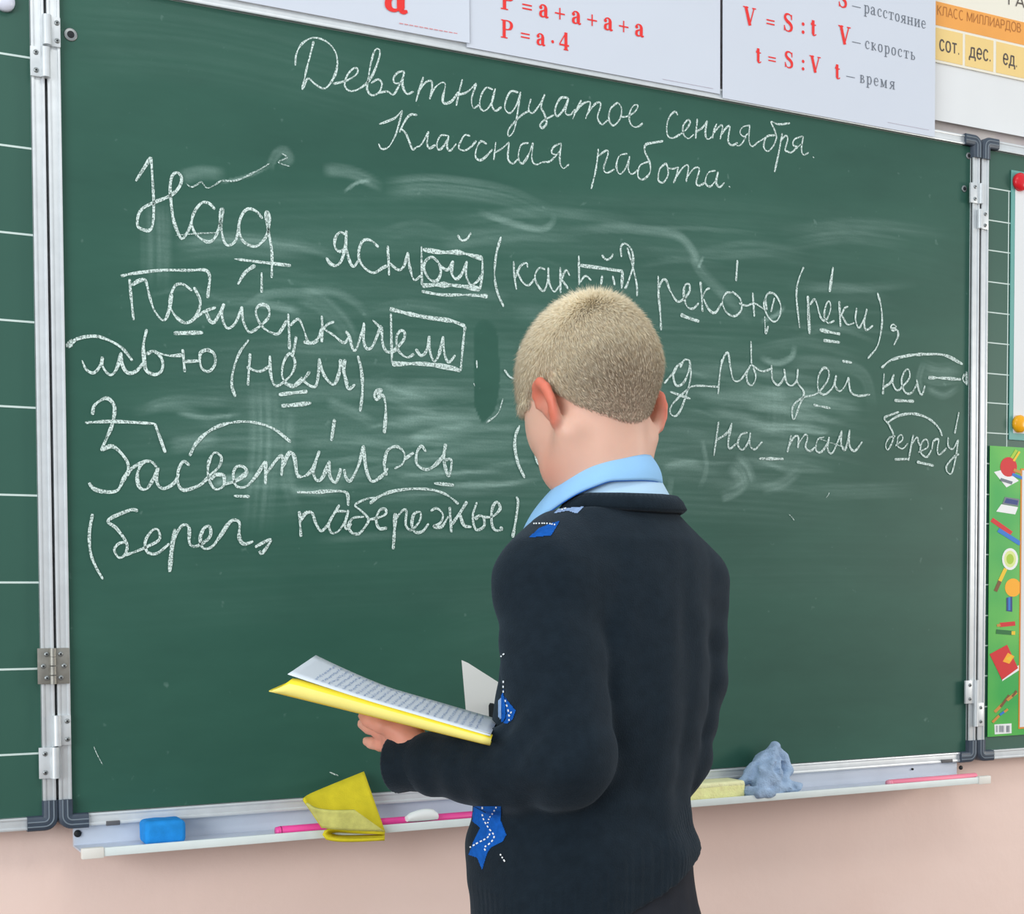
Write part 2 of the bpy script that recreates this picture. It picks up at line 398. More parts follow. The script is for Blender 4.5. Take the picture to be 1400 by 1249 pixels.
V = np.stack([GX.ravel(), np.zeros(NX * NZ), GZ.ravel() + ZB], 1)
idx = np.arange(NX * NZ).reshape(NZ, NX)
Fq = np.stack([idx[:-1, :-1], idx[:-1, 1:], idx[1:, 1:], idx[1:, :-1]], -1).reshape(-1, 4)
nb = len(V)
B8 = np.array([(-.004, .012, ZB - .004), (W + .004, .012, ZB - .004), (W + .004, .012, ZB + H + .004), (-.004, .012, ZB + H + .004)])
B4 = np.array([(-.004, .0006, ZB - .004), (W + .004, .0006, ZB - .004), (W + .004, .0006, ZB + H + .004), (-.004, .0006, ZB + H + .004)])
V = np.vstack([V, B8, B4])
Fl = Fq.tolist() + [[nb + 3, nb + 2, nb + 1, nb], [nb, nb + 1, nb + 5, nb + 4], [nb + 1, nb + 2, nb + 6, nb + 5], [nb + 2, nb + 3, nb + 7, nb + 6], [nb + 3, nb, nb + 4, nb + 7]]
panel = mesh_obj('center_panel', V, Fl, GREEN, board, False)
at = panel.data.attributes.new('dust', 'FLOAT', 'POINT'); at.data.foreach_set('value', np.concatenate([dust.ravel(), np.zeros(8)]).astype(np.float32))

def rail(parent, a, b, horizontal, wdt=.0155, front=-.007):
    """aluminium edge profile between two corners (x, z), with a raised lip on each side"""
    m = MB()
    if horizontal:
        x0, x1, z = a[0], b[0], a[1]
        m.box((x0, front + .0015, z), (x1, .020, z + wdt), .001)
        m.box((x0, front, z), (x1, front + .006, z + .004), .0012); m.box((x0, front, z + wdt - .0035), (x1, front + .006, z + wdt), .0012)
    else:
        z0, z1, x = a[1], b[1], a[0]
        m.box((x, front + .0015, z0), (x + wdt, .020, z1), .001)
        m.box((x, front, z0), (x + .004, front + .006, z1), .0012); m.box((x + wdt - .0035, front, z0), (x + wdt, front + .006, z1), .0012)
    return shade_auto(m.out('frame_rail', ALU, parent))

def cap(parent, cx, cz, sx, sz, wdt=.0175, leg=.036):
    """moulded plastic elbow; (cx, cz) is its outer corner, sx/sz point inward; ribs run round the bend"""
    m = MB(); r = wdt * .9
    def path(o, n=8):
        P = [(leg, o)]
        c = (r, r); rad = r - o
        P += [(c[0] - rad * math.sin(t), c[1] - rad * math.cos(t)) if rad > 0 else (o, o) for t in np.linspace(0, math.pi / 2, n)]
        return P + [(o, leg)]
    def put(p, y): return (cx + sx * p[0], y, cz + sz * p[1])
    po = path(0); pi = path(wdt)
    yf, yb = -.0105, .021
    G = [[put(a, yb), put(a, yf + .002), put((a[0] + (b[0] - a[0]) * .1, a[1] + (b[1] - a[1]) * .1), yf),
          put((a[0] + (b[0] - a[0]) * .9, a[1] + (b[1] - a[1]) * .9), yf), put(b, yf + .002), put(b, yb)] for a, b in zip(po, pi)]
    m.grid(G, True); n = len(G)
    m.add(G[0], [list(range(6))]); m.add(G[-1], [list(range(6))[::-1]])
    m.mat = 1
    for o in (.3, .62):
        P = [put((a[0] + (b[0] - a[0]) * o, a[1] + (b[1] - a[1]) * o), yf) for a, b in zip(po, pi)]
        m.tube(P, .0009, 6)
    return shade_auto(m.out('corner_cap', [CAPM, CAPL], parent), 50)

def frame(parent, x0, x1, wd_=.0155):
    z0, z1 = ZB, ZB + H
    rail(parent, (x0 - wd_ + .018, z0 - wd_ - .0005), (x1 + wd_ - .018, 0), True, wd_)
    rail(parent, (x0 - wd_ + .018, z1 - .001), (x1 + wd_ - .018, 0), True, wd_)
    rail(parent, (x0 - wd_ + .0005, z0), (0, z1), False, wd_); rail(parent, (x1 - .0005, z0), (0, z1), False, wd_)
    e = .0165
    for sx, cx in ((1, x0 - e), (-1, x1 + e)):
        for sz, cz in ((1, z0 - e - .001), (-1, z1 + e)): cap(parent, cx, cz, sx, sz)
frame(panel, 0, W)

# side wings with painted ruled lines
WW = .72
GREEN_W = mat('green_enamel', srgb(45, 90, 76), .5, 0, .45, .06, 5)
def wing(x0, x1):
    m = MB(); m.box((x0 - .003, 0, ZB - .003), (x1 + .003, .012, ZB + H + .003))
    p = m.out('side_panel', GREEN_W, board, False)
    frame(p, x0, x1); return p
LW = wing(-.0330 - WW, -.0330); RW = wing(W + .0345, W + .0345 + WW)
m = MB()
for y in (-30, 79, 203, 321, 440, 557, 677, 796, 914, 1030):
    z = aty(40, y)[2]; m.box((-.033 - WW + .02, -.0004, z - .0012), (-.0336, 0, z + .0012))
m.out('ruled_line', LINE, LW, False)
m = MB(); xa, xb = W + .0365, W + .0345 + WW - .02
zs = [aty(1360, y)[2] for y in (258, 302, 343, 386, 427.5, 469, 511, 551, 592, 634, 676, 716, 758, 799, 841, 882, 923, 965)]
for z in zs: m.box((xa, -.0004, z - .001), (xb, 0, z + .001))
xv = aty(1378, 400)[0]
for k in range(9): m.box((xv + k * .0855 - .001, -.00045, zs[-1]), (xv + k * .0855 + .001, 0, zs[0]))
m.out('ruled_line', LINE, RW, False)

# hinges across the gaps
def screw(parent, x, z, y, r=.0034):
    m = MB(); m.disc((x, y, z), r, (0, -1, 0), .0012, 14, .0006); m.mat = 1; m.disc((x, y - .0017, z), r * .38, (0, -1, 0), .0004, 8)
    return m.out('screw', [SCREW, BLACK], parent)
def barrel_hinge(pxr, side, knuckle_w=.009):
    """side -1: plate on the left of its barrel"""
    (xa, ya, xb, yb) = pxr
    a = aty(xa, ya, -.009); b = aty(xb, yb, -.009); x0, x1 = a[0], b[0]; z1 = a[2]; z0 = b[2]
    m = MB(); kx = (x0 + knuckle_w / 2 + .001) if side > 0 else (x1 - knuckle_w / 2 - .001)
    if side > 0: m.box((x0 + knuckle_w, -.0095, z0), (x1, -.0060, z1), .0008)
    else: m.box((x0, -.0095, z0), (x1 - knuckle_w, -.0060, z1), .0008)
    m.tube([(kx, -.010, z0), (kx, -.010, z1)], knuckle_w / 2 + .001, 14)
    h = shade_auto(m.out('hinge', ALU, board), 40)
    sx = (x0 + knuckle_w + x1) / 2 + .002 if side > 0 else (x0 + x1 - knuckle_w) / 2 - .0005
    for t in (.2, .8): screw(h, sx, z0 + (z1 - z0) * t, -.0094, .0030)
barrel_hinge((57, 20, 83, 65), 1); barrel_hinge((41, 62, 69, 107), -1)
barrel_hinge((71, 978, 97.5, 1018), 1); barrel_hinge((53, 1022, 82, 1063), -1)
barrel_hinge((1327, 249, 1343, 279), -1, .006); barrel_hinge((1336.5, 286, 1351, 314), 1, .006)
barrel_hinge((1320, 930, 1336, 961), -1, .006); barrel_hinge((1331, 961, 1344.5, 992), 1, .006)
a = aty(51, 886, -.009); b = aty(95.5, 934, -.009); x0, x1, z1, z0 = a[0], b[0], a[2], b[2]
m = MB(); xc = (x0 + x1) / 2 - .001
m.box((x0, -.0092, z0), (xc - .001, -.006, z1), .0008); m.box((xc + .001, -.0092, z0), (x1, -.006, z1), .0008)
for q in (0, .26, .52, .76): m.tube([(xc, -.0105, z0 + (z1 - z0) * q), (xc, -.0105, z0 + (z1 - z0) * (q + .23))], .0042, 12)
h = tag(shade_auto(m.out('hinge', ALU_D, board), 40), 'tarnished steel butt hinge')
for sx in (x0 + .0085, x1 - .0085):
    for t in (.17, .5, .83): screw(h, sx + (.002 if t != .5 else -.002) * (1 if sx < xc else -1), z0 + (z1 - z0) * t, -.0092, .0030)

# holes and bolts in the surface
def eyelet(x, y, r):
    c = aty(x, y); m = MB(); m.disc((c[0], 0, c[2]), r, (0, -1, 0), .0012, 20); m.mat = 1; m.disc((c[0], -.0012, c[2]), r * .55, (0, -1, 0), .0006, 14)
    return m.out('bolt', [SCREW, BLACK], panel)
eyelet(96.5, 47.5, .0078); eyelet(1318, 258, .0055); eyelet(1324, 213, .0055)

# the tray
ty0, ty1 = .012, -.062
tx0, tx1 = aty(104, 1150, -.01)[0], aty(1318, 1060, -.01)[0]
zt = ZB - .041
m = MB()
m.box((tx0, .006, zt), (tx1, .012, ZB - .014), .001)                       # back plate
m.box((tx0, ty1, zt - .002), (tx1, .012, zt + .0005), .0008)               # floor
m.mat = 1; m.box((tx0, ty1 - .003, zt - .004), (tx1, ty1 + .0006, zt + .0065), .0012)   # front lip
tray = shade_auto(m.out('chalk_tray', [TRAYM, TRAYW], board), 40)
for x, s in ((tx0, -1), (tx1, 1)):
    m = MB(); m.box((x - s * .022, ty1 - .0045, zt - .0055), (x + s * .004, ty1 + .004, zt + .0075), .0016)
    shade_auto(m.out('end_cap', mat('cap_white', srgb(236, 234, 226), .5), tray), 40)
for px_, py_, r in ((106, 1139, .0045), (1313, 1049, .0036), (1247, 1051, .0018)):
    c = aty(px_, py_, .006); m = MB(); m.disc((c[0], .006, c[2]), r, (0, -1, 0), .0025, 14); m.out('screw', BLACK, tray)
for xa, xb, y in ((145, 164, 1125.5), (1287, 1302, 1040.5)):
    a = aty(xa, y, -.007); b = aty(xb, y, -.007); m = MB(); m.box((a[0], -.0082, a[2] - .0028), (b[0], -.004, a[2] + .0028), .0008); m.out('tray_clip', mat('clip_grey', srgb(96, 96, 98), .5), tray)

# ------------------------------------------------------------------ the writing
CROP = dict(A=(380, 0, 3.1818), B=(780, 100, 3.0435), C=(70, 190, 4.0), D=(400, 280, 4.1625), E=(660, 280, 3.5), F=(1000, 300, 4.1176),
            G=(70, 440, 3.4686), H=(390, 480, 4.0), I=(880, 440, 3.0435), J=(500, 560, 5.3846))
CHALK_DATA = """A 3.4 word
155,180 140,240 122,310 105,390; 75,285 80,235 105,190 150,165 200,175 240,210 258,260 250,320 220,372 195,385 160,365 130,342 108,385; 240,365 300,350 342,322 345,298 325,300 300,330 290,370 310,395 350,388 395,352 425,295 442,240 440,215 422,218 405,270 393,340 388,390 410,415 440,400 452,365 435,345 405,362; 435,405 475,398 500,412 520,385 543,335 548,312 522,315 503,340 508,362 535,360; 548,312 542,370 560,408 590,398; 632,335 618,380 600,442; 608,400 640,360 665,352 670,375 660,432; 660,425 680,385 710,360 728,368 716,430 725,450 755,440 785,400; 802,345 788,400 775,460; 785,412 820,402 850,375 862,362; 862,365 842,430 850,470 875,455; 935,390 905,382 882,420 878,465 900,482 930,445 945,385; 945,385 930,450 945,482 972,465; 1045,402 1012,398 990,440 988,475 1010,492 1038,455 1055,400; 1055,400 1042,490 1025,570 1003,592 1005,560 1055,505 1095,480; 1100,430 1090,475 1108,492 1138,455 1160,410; 1160,410 1145,465 1158,495 1168,535 1150,557 1140,545 1155,525 1200,500; 1262,425 1228,428 1205,475 1215,506 1245,472 1264,428; 1264,428 1250,488 1270,500 1292,475
B 3.4 same
45,112 25,150 8,192; 14,170 50,128 80,120 78,145 62,190; 66,175 100,130 122,122 124,140 112,185 130,213 155,195; 195,122 165,150 160,195 178,218 205,190 212,148 197,122; 208,182 235,180 268,160 280,135 262,135 246,165 245,200 260,222 282,222 300,208
B 3.4 word
445,175 435,160 412,180 400,220 404,260 425,270 455,255; 455,255 480,235 497,205 487,195 468,220 470,255 490,272 512,255; 527,190 522,240 520,272; 522,245 550,225 568,198; 568,200 560,250 570,275 592,262; 608,210 596,240 590,272; 595,250 620,220 632,222 622,275; 625,260 645,230 662,222 655,280 670,300 695,290; 745,216 715,225 705,248 722,265 738,250; 745,216 742,280 755,305 778,288 798,276 816,266; 690,302 708,298 730,265; 850,258 815,265 803,305 820,325 845,300 858,265; 858,270 848,235 834,202 865,213 912,208; 880,250 866,330 848,412; 872,282 895,260 903,275 892,320 905,326; 965,262 932,275 925,298 945,306 958,295; 968,262 960,318 970,340 990,330; 900,325 918,330 945,306; 1008,348 1013,352
A 3.4 word
440,540 470,530 510,512 540,480; 540,480 520,560 505,600 480,640 450,648 437,625; 605,500 575,500 550,530 528,575; 535,560 555,580 572,620 585,650 600,642; 600,640 620,632 640,600 655,572; 655,572 648,625 660,645 685,630; 740,590 708,590 692,620 695,650 715,642 738,605; 742,590 735,640 750,655 775,625; 835,592 812,588 792,620 786,645 810,655 840,638 862,612; 908,627 882,615 862,650 860,685 880,697 905,680 932,650; 947,618 942,660 938,697; 942,665 975,645 1005,618; 1005,620 1000,688 1020,712 1045,690; 1090,622 1058,630 1045,680 1060,712 1085,682 1110,620; 1110,620 1104,690 1120,716 1150,705; 1230,622 1198,640 1190,665 1212,672 1228,655; 1232,622 1225,698 1240,732 1265,715; 1150,705 1182,702 1212,672
B 3.4 word
115,315 105,400 85,482; 108,350 148,322 155,338 137,395 150,415 182,400; 235,335 202,345 190,390 205,420 230,392 245,345; 245,345 240,400 255,420 285,400; 325,368 288,385 280,430 303,442 330,412 328,370 308,325 312,298 340,290 385,283; 395,375 370,400 365,445 385,455 405,422 400,382 392,375; 403,395 425,398 445,392; 448,390 440,425 428,458; 438,432 470,390 490,388 480,452; 484,432 515,395 535,400 522,455 535,468 560,455; 602,405 572,415 560,455 580,472 605,442 613,410; 613,410 605,455 620,474 640,455; 658,471 664,475
C 4.6 word
462,230 500,170 545,100; 545,100 552,200 560,350 555,465 535,500 500,495 472,475 475,420 500,380 560,348 650,310 700,262 712,212 690,185 662,200 650,260 655,350 670,450 700,528 718,545 750,500 768,450; 895,385 862,352 822,350 782,400 768,460 790,520 850,562 890,545 920,480 940,400 935,380 922,400 930,500 950,570 980,580 1010,550 1025,480; 1155,435 1120,395 1075,382 1040,420 1025,490 1050,560 1110,588 1150,565 1180,520 1195,440 1182,400 1174,420 1190,520 1206,620 1205,760
C 5 mark
1000,655 1100,668 1310,692; 1115,690 1060,730 1020,795; 1150,730 1150,840
C 4.6 word
380,750 450,735 600,718 740,718; 740,718 858,728 855,870; 428,765 435,850 450,990; 440,800 480,775 515,775 535,850 560,930 600,985 625,985 645,930 660,850; 770,830 722,795 680,800 652,860 650,920 690,980 740,1005 790,970 815,890 780,810; 790,975 840,942 900,920; 845,940 865,990 890,1002 925,945 945,900; 945,900 932,950 945,1012 970,1035 1010,1000 1042,915; 1042,915 1048,990 1075,1050 1100,1052 1150,1015 1190,970 1185,920 1150,905 1120,930 1126,980 1160,1032 1210,1062 1245,1060 1290,990; 1295,955 1300,1050 1302,1150; 1305,1020 1350,985 1380,1040 1400,1100 1430,1120 1460,1100
C 5 mark
670,1062 830,1058
D 4.6 same
60,780 110,785 150,750 165,700; 165,630 168,700 165,782; 235,665 198,680 170,712; 175,705 230,740 290,785 318,755; 300,720 320,745 342,820 362,820 398,705 405,670; 405,670 402,760 418,815 450,810 482,740 500,690; 455,655 490,690 505,700 510,780 530,830 560,838 600,822; 575,832 628,772 636,725 610,718 590,760 602,830 650,868 690,848; 700,820 730,858 760,830 778,745; 778,745 780,830 805,890 832,850 856,748; 856,748 862,840 886,895 925,855; 558,618 562,800 565,905; 980,690 970,780 955,945
D 8 same
552,592 640,615 760,640 900,660 980,690; 955,945 900,928 750,905 565,905
D 4.6 word
190,300 215,335 250,345 280,310 300,230 305,145; 302,170 268,157 242,190 240,240 265,266 295,250 305,210; 300,230 320,310 345,352 375,315; 488,242 445,203 402,203 378,250 378,310 410,360 460,387 510,360 540,345; 540,232 545,320 548,402; 548,330 600,370 632,348 655,270; 655,270 665,350 690,427 730,402; 732,235 735,460; 1080,305 1078,400 1065,480; 830,328 792,298 756,320 748,370 780,425 820,432 842,385 832,330; 835,345 880,370 912,318; 912,318 904,388 930,422 962,392 990,320; 990,320 986,400 1012,455 1045,440 1080,395; 938,172 960,202 990,195 1015,158
D 8 same
740,255 850,270 950,272 1080,305; 735,460 850,455 960,463 1065,480
D 5.5 same
732,492 850,512 980,512 1110,520
D 4.4 word
1185,182 1158,280 1148,400 1165,500 1200,580
E 4 same
147,270 150,340 160,405; 155,350 178,295 208,278 213,300; 160,312 188,368 218,385 248,352; 300,310 268,303 248,345 265,390 290,412 308,370 312,300; 312,300 316,370 340,415 368,385; 370,298 371,422; 415,340 396,313 372,362; 375,355 408,402; 458,243 460,385; 465,370 490,340 518,362; 570,338 565,382; 620,340 630,385; 568,240 590,263 615,250 621,234; 662,250 660,200 682,186 712,220 718,290 690,380 678,402; 690,205 715,290 735,380 737,437
E 6 same
465,290 560,302 668,318; 668,318 663,402
E 4.2 word
838,340 840,430 848,520 852,600; 842,400 855,365 875,360 895,410 930,462 965,445 988,412 985,380 966,385 960,430 975,485 1005,496 1032,470; 1040,368 1046,440 1050,512; 1085,398 1065,410 1045,452; 1055,450 1080,500 1110,516 1142,470; 1190,420 1162,423 1145,465 1165,515 1205,532 1236,500 1230,450 1192,415; 1225,470 1245,480 1268,482; 1290,420 1294,480 1298,535; 1265,482 1300,472 1345,500
E 5.5 mark
1217,265 1210,365
E 6 same
945,525 985,542 1035,558
F 4 same
190,445 180,480 200,540 235,575 264,555 276,490 250,430 212,413 190,445 198,510
F 4.2 word
405,268 376,340 364,430 382,612; 440,480 465,450 480,480 500,550 530,568 556,505 550,462 532,478 520,540 540,582 578,570; 605,460 608,530 612,605; 655,490 635,500 612,548; 620,540 650,590 690,582; 703,498 696,560 715,610 742,565 760,503; 760,503 746,580 756,622 795,597; 820,412 840,490 845,590 820,710 765,782; 928,605 908,590 895,605 905,625 930,622 936,655 912,707; 900,612 925,612
F 6 same
428,430 432,540 438,645; 570,268 550,408; 495,620 560,636 610,645; 515,680 608,692
F 3.4 mark
185,545 190,640 205,600; 240,440 220,520
I 4 word
85,255 110,225 128,205; 165,165 137,185 122,225 135,265 165,252 187,200 190,160; 190,160 195,220 180,290 150,370 127,392 108,375 120,340 180,282 215,266 310,270; 108,290 150,305 193,320; 190,160 168,158 150,190
I 4 word
325,155 315,220 308,302; 318,190 335,140 350,130 358,180 372,240 400,242 435,195; 445,178 428,210 430,250 450,263 465,230 455,190; 447,178 490,205 530,195; 445,80 447,175; 530,180 535,240 560,262 585,225 583,195; 583,195 592,250 615,265 636,240 640,195; 640,195 638,250 665,295 645,350 628,400 618,398 620,350 660,315 720,297 765,240 766,200 745,193 725,230 725,282 750,302 785,272 800,222; 800,222 795,265 815,288 838,262 850,230; 850,230 860,290 890,307 940,302
I 5 mark
705,345 775,359; 825,163 865,170
F 4.4 word
857,865 853,930 850,985; 855,945 895,915 912,870; 912,870 905,920 930,962 965,935 1000,890 995,845 972,855 955,910 975,972 1012,975 1045,920; 1040,900 1052,960 1070,986 1087,935; 1310,870 1300,900 1325,932; 1320,855 1322,930
F 6 same
842,835 900,790 1000,765 1100,758 1200,765 1300,815; 1105,890 1180,892 1290,900; 915,1018 1025,1023
I 4 word
310,415 300,490 290,560; 300,492 345,462 365,420; 365,420 350,500 357,527 385,505
I 4 same
430,460 402,470 390,510 410,532 435,497 443,460; 443,460 440,510 460,530 492,498
I 5 mark
478,568 580,570
I 4 word
612,472 604,510 596,542; 600,520 625,478 642,480 640,525; 640,510 668,470 680,480 672,520 690,537 718,515; 750,478 722,490 715,532 735,542 760,510 770,478; 770,478 764,530 782,546 805,500 822,452; 822,452 820,510 838,530 855,448; 855,448 855,515 877,536 908,498
I 4 word
1060,375 1030,385 1000,400 1020,430 1037,470 1032,500 1014,532 1005,512 1020,482 1045,475; 1045,515 1075,490 1071,470 1056,480 1055,515 1075,527 1098,505; 1120,468 1110,520 1100,577; 1108,515 1135,480 1141,500 1152,520; 1140,542 1180,520 1176,490 1156,500 1150,540 1175,562 1197,530; 1197,530 1205,495 1225,490 1220,530 1228,552 1258,525; 1265,480 1265,515 1285,528 1308,490; 1308,490 1295,570 1280,627 1264,627 1258,600 1290,560 1310,550
I 5 same
1010,420 1060,390 1120,382 1180,400 1225,440 1240,475; 1310,375 1292,465; 1042,572 1100,570; 1135,582 1205,598
G 5 word
75,100 82,117 120,82 190,68 250,78 330,120 385,185; 145,182 165,225 200,242 230,210 242,165; 242,165 245,215 280,252 310,220 330,145; 330,145 335,200 360,240 400,235 440,190; 452,35 436,110 440,180 450,230 490,250 523,230 525,180 490,140 450,152; 490,145 560,160 620,158; 622,130 628,190 632,238; 632,188 702,185; 740,130 706,150 710,215 745,235 776,200 770,150 735,130
G 4.6 word
935,85 890,150 862,230 855,300 872,355; 942,150 936,230 932,302; 925,215 985,235 1035,210; 1035,160 1040,250 1060,302 1095,290 1140,245 1155,190 1130,150 1100,195 1095,262 1130,302 1180,290 1225,235; 1160,70 1150,130 1140,165
H 4.8 same
-10,172 40,192 65,175 90,142; 85,150 130,187 165,190 180,120 185,40; 185,45 210,130 260,182 290,130 302,45; 302,45 325,150 345,205 380,182; 325,45 318,110 340,182; 395,25 415,110 420,220 408,330
H 6 same
530,215 502,212 485,240 497,265 520,242 537,250 548,320 540,450; 495,235 525,225; -37,238 40,228 120,220; -23,299 60,293 140,283
G 5.2 word
195,440 205,395 260,362 298,400 290,480 262,550 235,610; 235,610 290,590 345,640 365,690 340,750 310,800 250,805 200,790 178,762; 355,730 380,695 430,665; 500,690 472,662 432,668 408,720 415,780 450,792 485,742 507,690; 503,690 500,760 530,790 580,765 605,720; 655,680 625,662 600,710 602,770 630,797 700,775 745,735 795,685 805,640 772,620 745,670 745,740 775,792 815,777 816,730 775,725 757,747; 815,770 870,755 922,718 915,690 880,685 862,722 876,777 922,780 970,730 1015,660; 1015,660 1015,770; 1018,720 1070,650 1095,640 1090,730; 1095,690 1130,625 1155,640 1165,720 1190,735
H 5.2 same
-10,625 5,575 25,550 45,580 60,670 80,690 140,655 185,545; 185,545 152,650 170,705 202,690 240,600; 240,600 242,680 272,718 295,670 300,640; 320,645 330,690 355,707 400,620 425,515; 425,515 440,640 470,710 520,687 560,640; 550,680 540,610 560,540 610,522 650,560 640,615 595,642; 650,590 700,555; 768,550 742,520 716,560 720,620 770,647 820,620 872,560; 875,505 865,590 890,682 907,620 900,590 862,600
G 5 same
160,478 290,472 490,482; 490,482 515,550 540,620; 655,635 690,570 760,510 850,478 950,475 1050,505 1135,570; 865,825 940,828
H 5.5 mark
268,372 250,490; 812,722 920,732
G 5 word
195,910 180,1000 185,1090 210,1160 245,1220; 410,895 372,892 270,940 310,980 357,1050 350,1100 320,1117 298,1080 320,1050 350,1045; 350,1105 395,1090 460,1062 512,1030 505,985 476,990 445,1040 455,1090 500,1097 560,1050; 575,1040 600,990 625,962 652,975 655,1050 690,1062 750,1020 750,970 722,980 705,1030 720,1072 760,1066 800,1015 850,945 890,950 890,1020 912,1052 957,1040; 965,1068 1015,1040 1040,1035 1000,1095 985,1085
G 7 same
585,980 570,1080 560,1185
H 4.6 word
75,875 80,950 84,1015; 80,930 110,885 145,885 165,940 195,982 235,942 270,880 295,840; 330,875 272,880 237,940 250,992 290,982 330,920 342,868; 342,868 326,940 332,972 360,942; 490,800 440,808 380,840 410,870 452,915 440,952 400,997 360,990 345,950 370,912 430,905; 445,922 500,912 547,890 545,863 516,868 495,915 510,967 555,967; 600,920 640,870 660,875 657,950 690,977 735,922 735,880 702,890 690,945 705,987 747,985 782,942
H 6 same
600,885 595,980 588,1082
J 5 same
475,745 520,725 565,770 548,830 498,858 555,860 605,785; 615,715 620,800 628,902; 742,675 690,760 630,845; 690,770 720,850 775,862; 815,680 785,780 800,870 832,882 870,850 862,790 830,782 800,805; 862,790 930,785 985,730 970,682 945,690 925,740 925,840 952,887 1000,880 985,862
H 5 same
62,770 150,772 240,765 320,768 340,790 342,845; 460,832 510,795 590,765 700,752 800,758 880,785 945,835
J 5 mark
1105,640 1118,680 1100,820 1078,940; 1130,115 1100,190 1095,280 1120,400 1168,502; 1250,265 1245,330 1270,400 1335,440 1380,460
D 4 mark
1203,938 1230,975 1260,988 1285,960; 1290,805 1293,860; 1045,885 1047,930; 1028,1015 1034,1030
I 5 mark
18,450 24,500 32,560
L 2.4 mark
1187,1095 1130,1180 1075,1225 1040,1180 1000,1240; 690,185 670,300 700,420
K 1.6 mark
98,462 88,470 98,475
"""
LAY = [0]
def chalk_ribbon(mb, pts_px, width, seed):
    L = smooth_line(bxz(pts_px), .0022); n = len(L); r = np.random.RandomState(seed)
    wv = width * .00074 * (1 + .22 * np.interp(np.arange(n), np.arange(0, n + 6, 5), r.randn(len(np.arange(0, n + 6, 5)))))
    wv[0] *= .6; wv[-1] *= .6
    LAY[0] += 1; y = -.0003 - .000004 * LAY[0]
    ribbon2d(mb, L, wv, lambda x, z: (x, y, z + ZB))
cur = None; words = []; sd = 0
for ln in CHALK_DATA.strip().split('\n'):
    t = ln.split()
    if len(t) == 3 and t[0].isalpha():
        hdr = (t[0], float(t[1]), t[2])
        if t[2] == 'word': cur = MB(); words.append(cur)
        continue
    if hdr[0] not in CROP: continue
    ox, oy, sc = CROP[hdr[0]]
    for stroke in ln.split(';'):
        P = [(ox + float(a) / sc, oy + float(b) / sc) for a, b in (q.split(',') for q in stroke.split())]
        sd += 1
        if hdr[2] == 'mark':
            one = MB(); chalk_ribbon(one, P, hdr[1], sd); one.out('chalk_mark', CHALK, panel, False, False)
        else: chalk_ribbon(cur, P, hdr[1], sd)
for mb in words: mb.out('chalk_word', CHALK, panel, False, False)
# half-wiped earlier strokes
FAINT = [(2.6, [(302, 247), (322, 247), (345, 237), (368, 224)]), (2.2, [(254, 251), (261, 256), (270, 252), (275, 249), (282, 257), (290, 255), (302, 247)]),
         (2.6, [(98, 464), (92, 470), (99, 474)]), 
         (2.4, [(687, 545), (680, 565), (664, 578)]), 
         (2.4, [(1129, 680), (1132, 676), (1133, 673)]), (2.4, [(1078, 703), (1082, 707), (1085, 711)]), (2.0, [(450, 1055), (462, 1060)]), (1.8, [(520, 1038), (528, 1045)]),
         (2.0, [(385, 210), (392, 216), (380, 222), (396, 228)]), (2.2, [(240, 322), (262, 320), (300, 318)]), (1.6, [(128, 1020), (132, 1030), (140, 1045)]),
         (2.0, [(1120, 600), (1155, 612)])]
for w_, P in FAINT: sd += 1; mb = MB(); chalk_ribbon(mb, P, w_, sd); mb.out('chalk_trace', CHALK_L, panel, False, False)

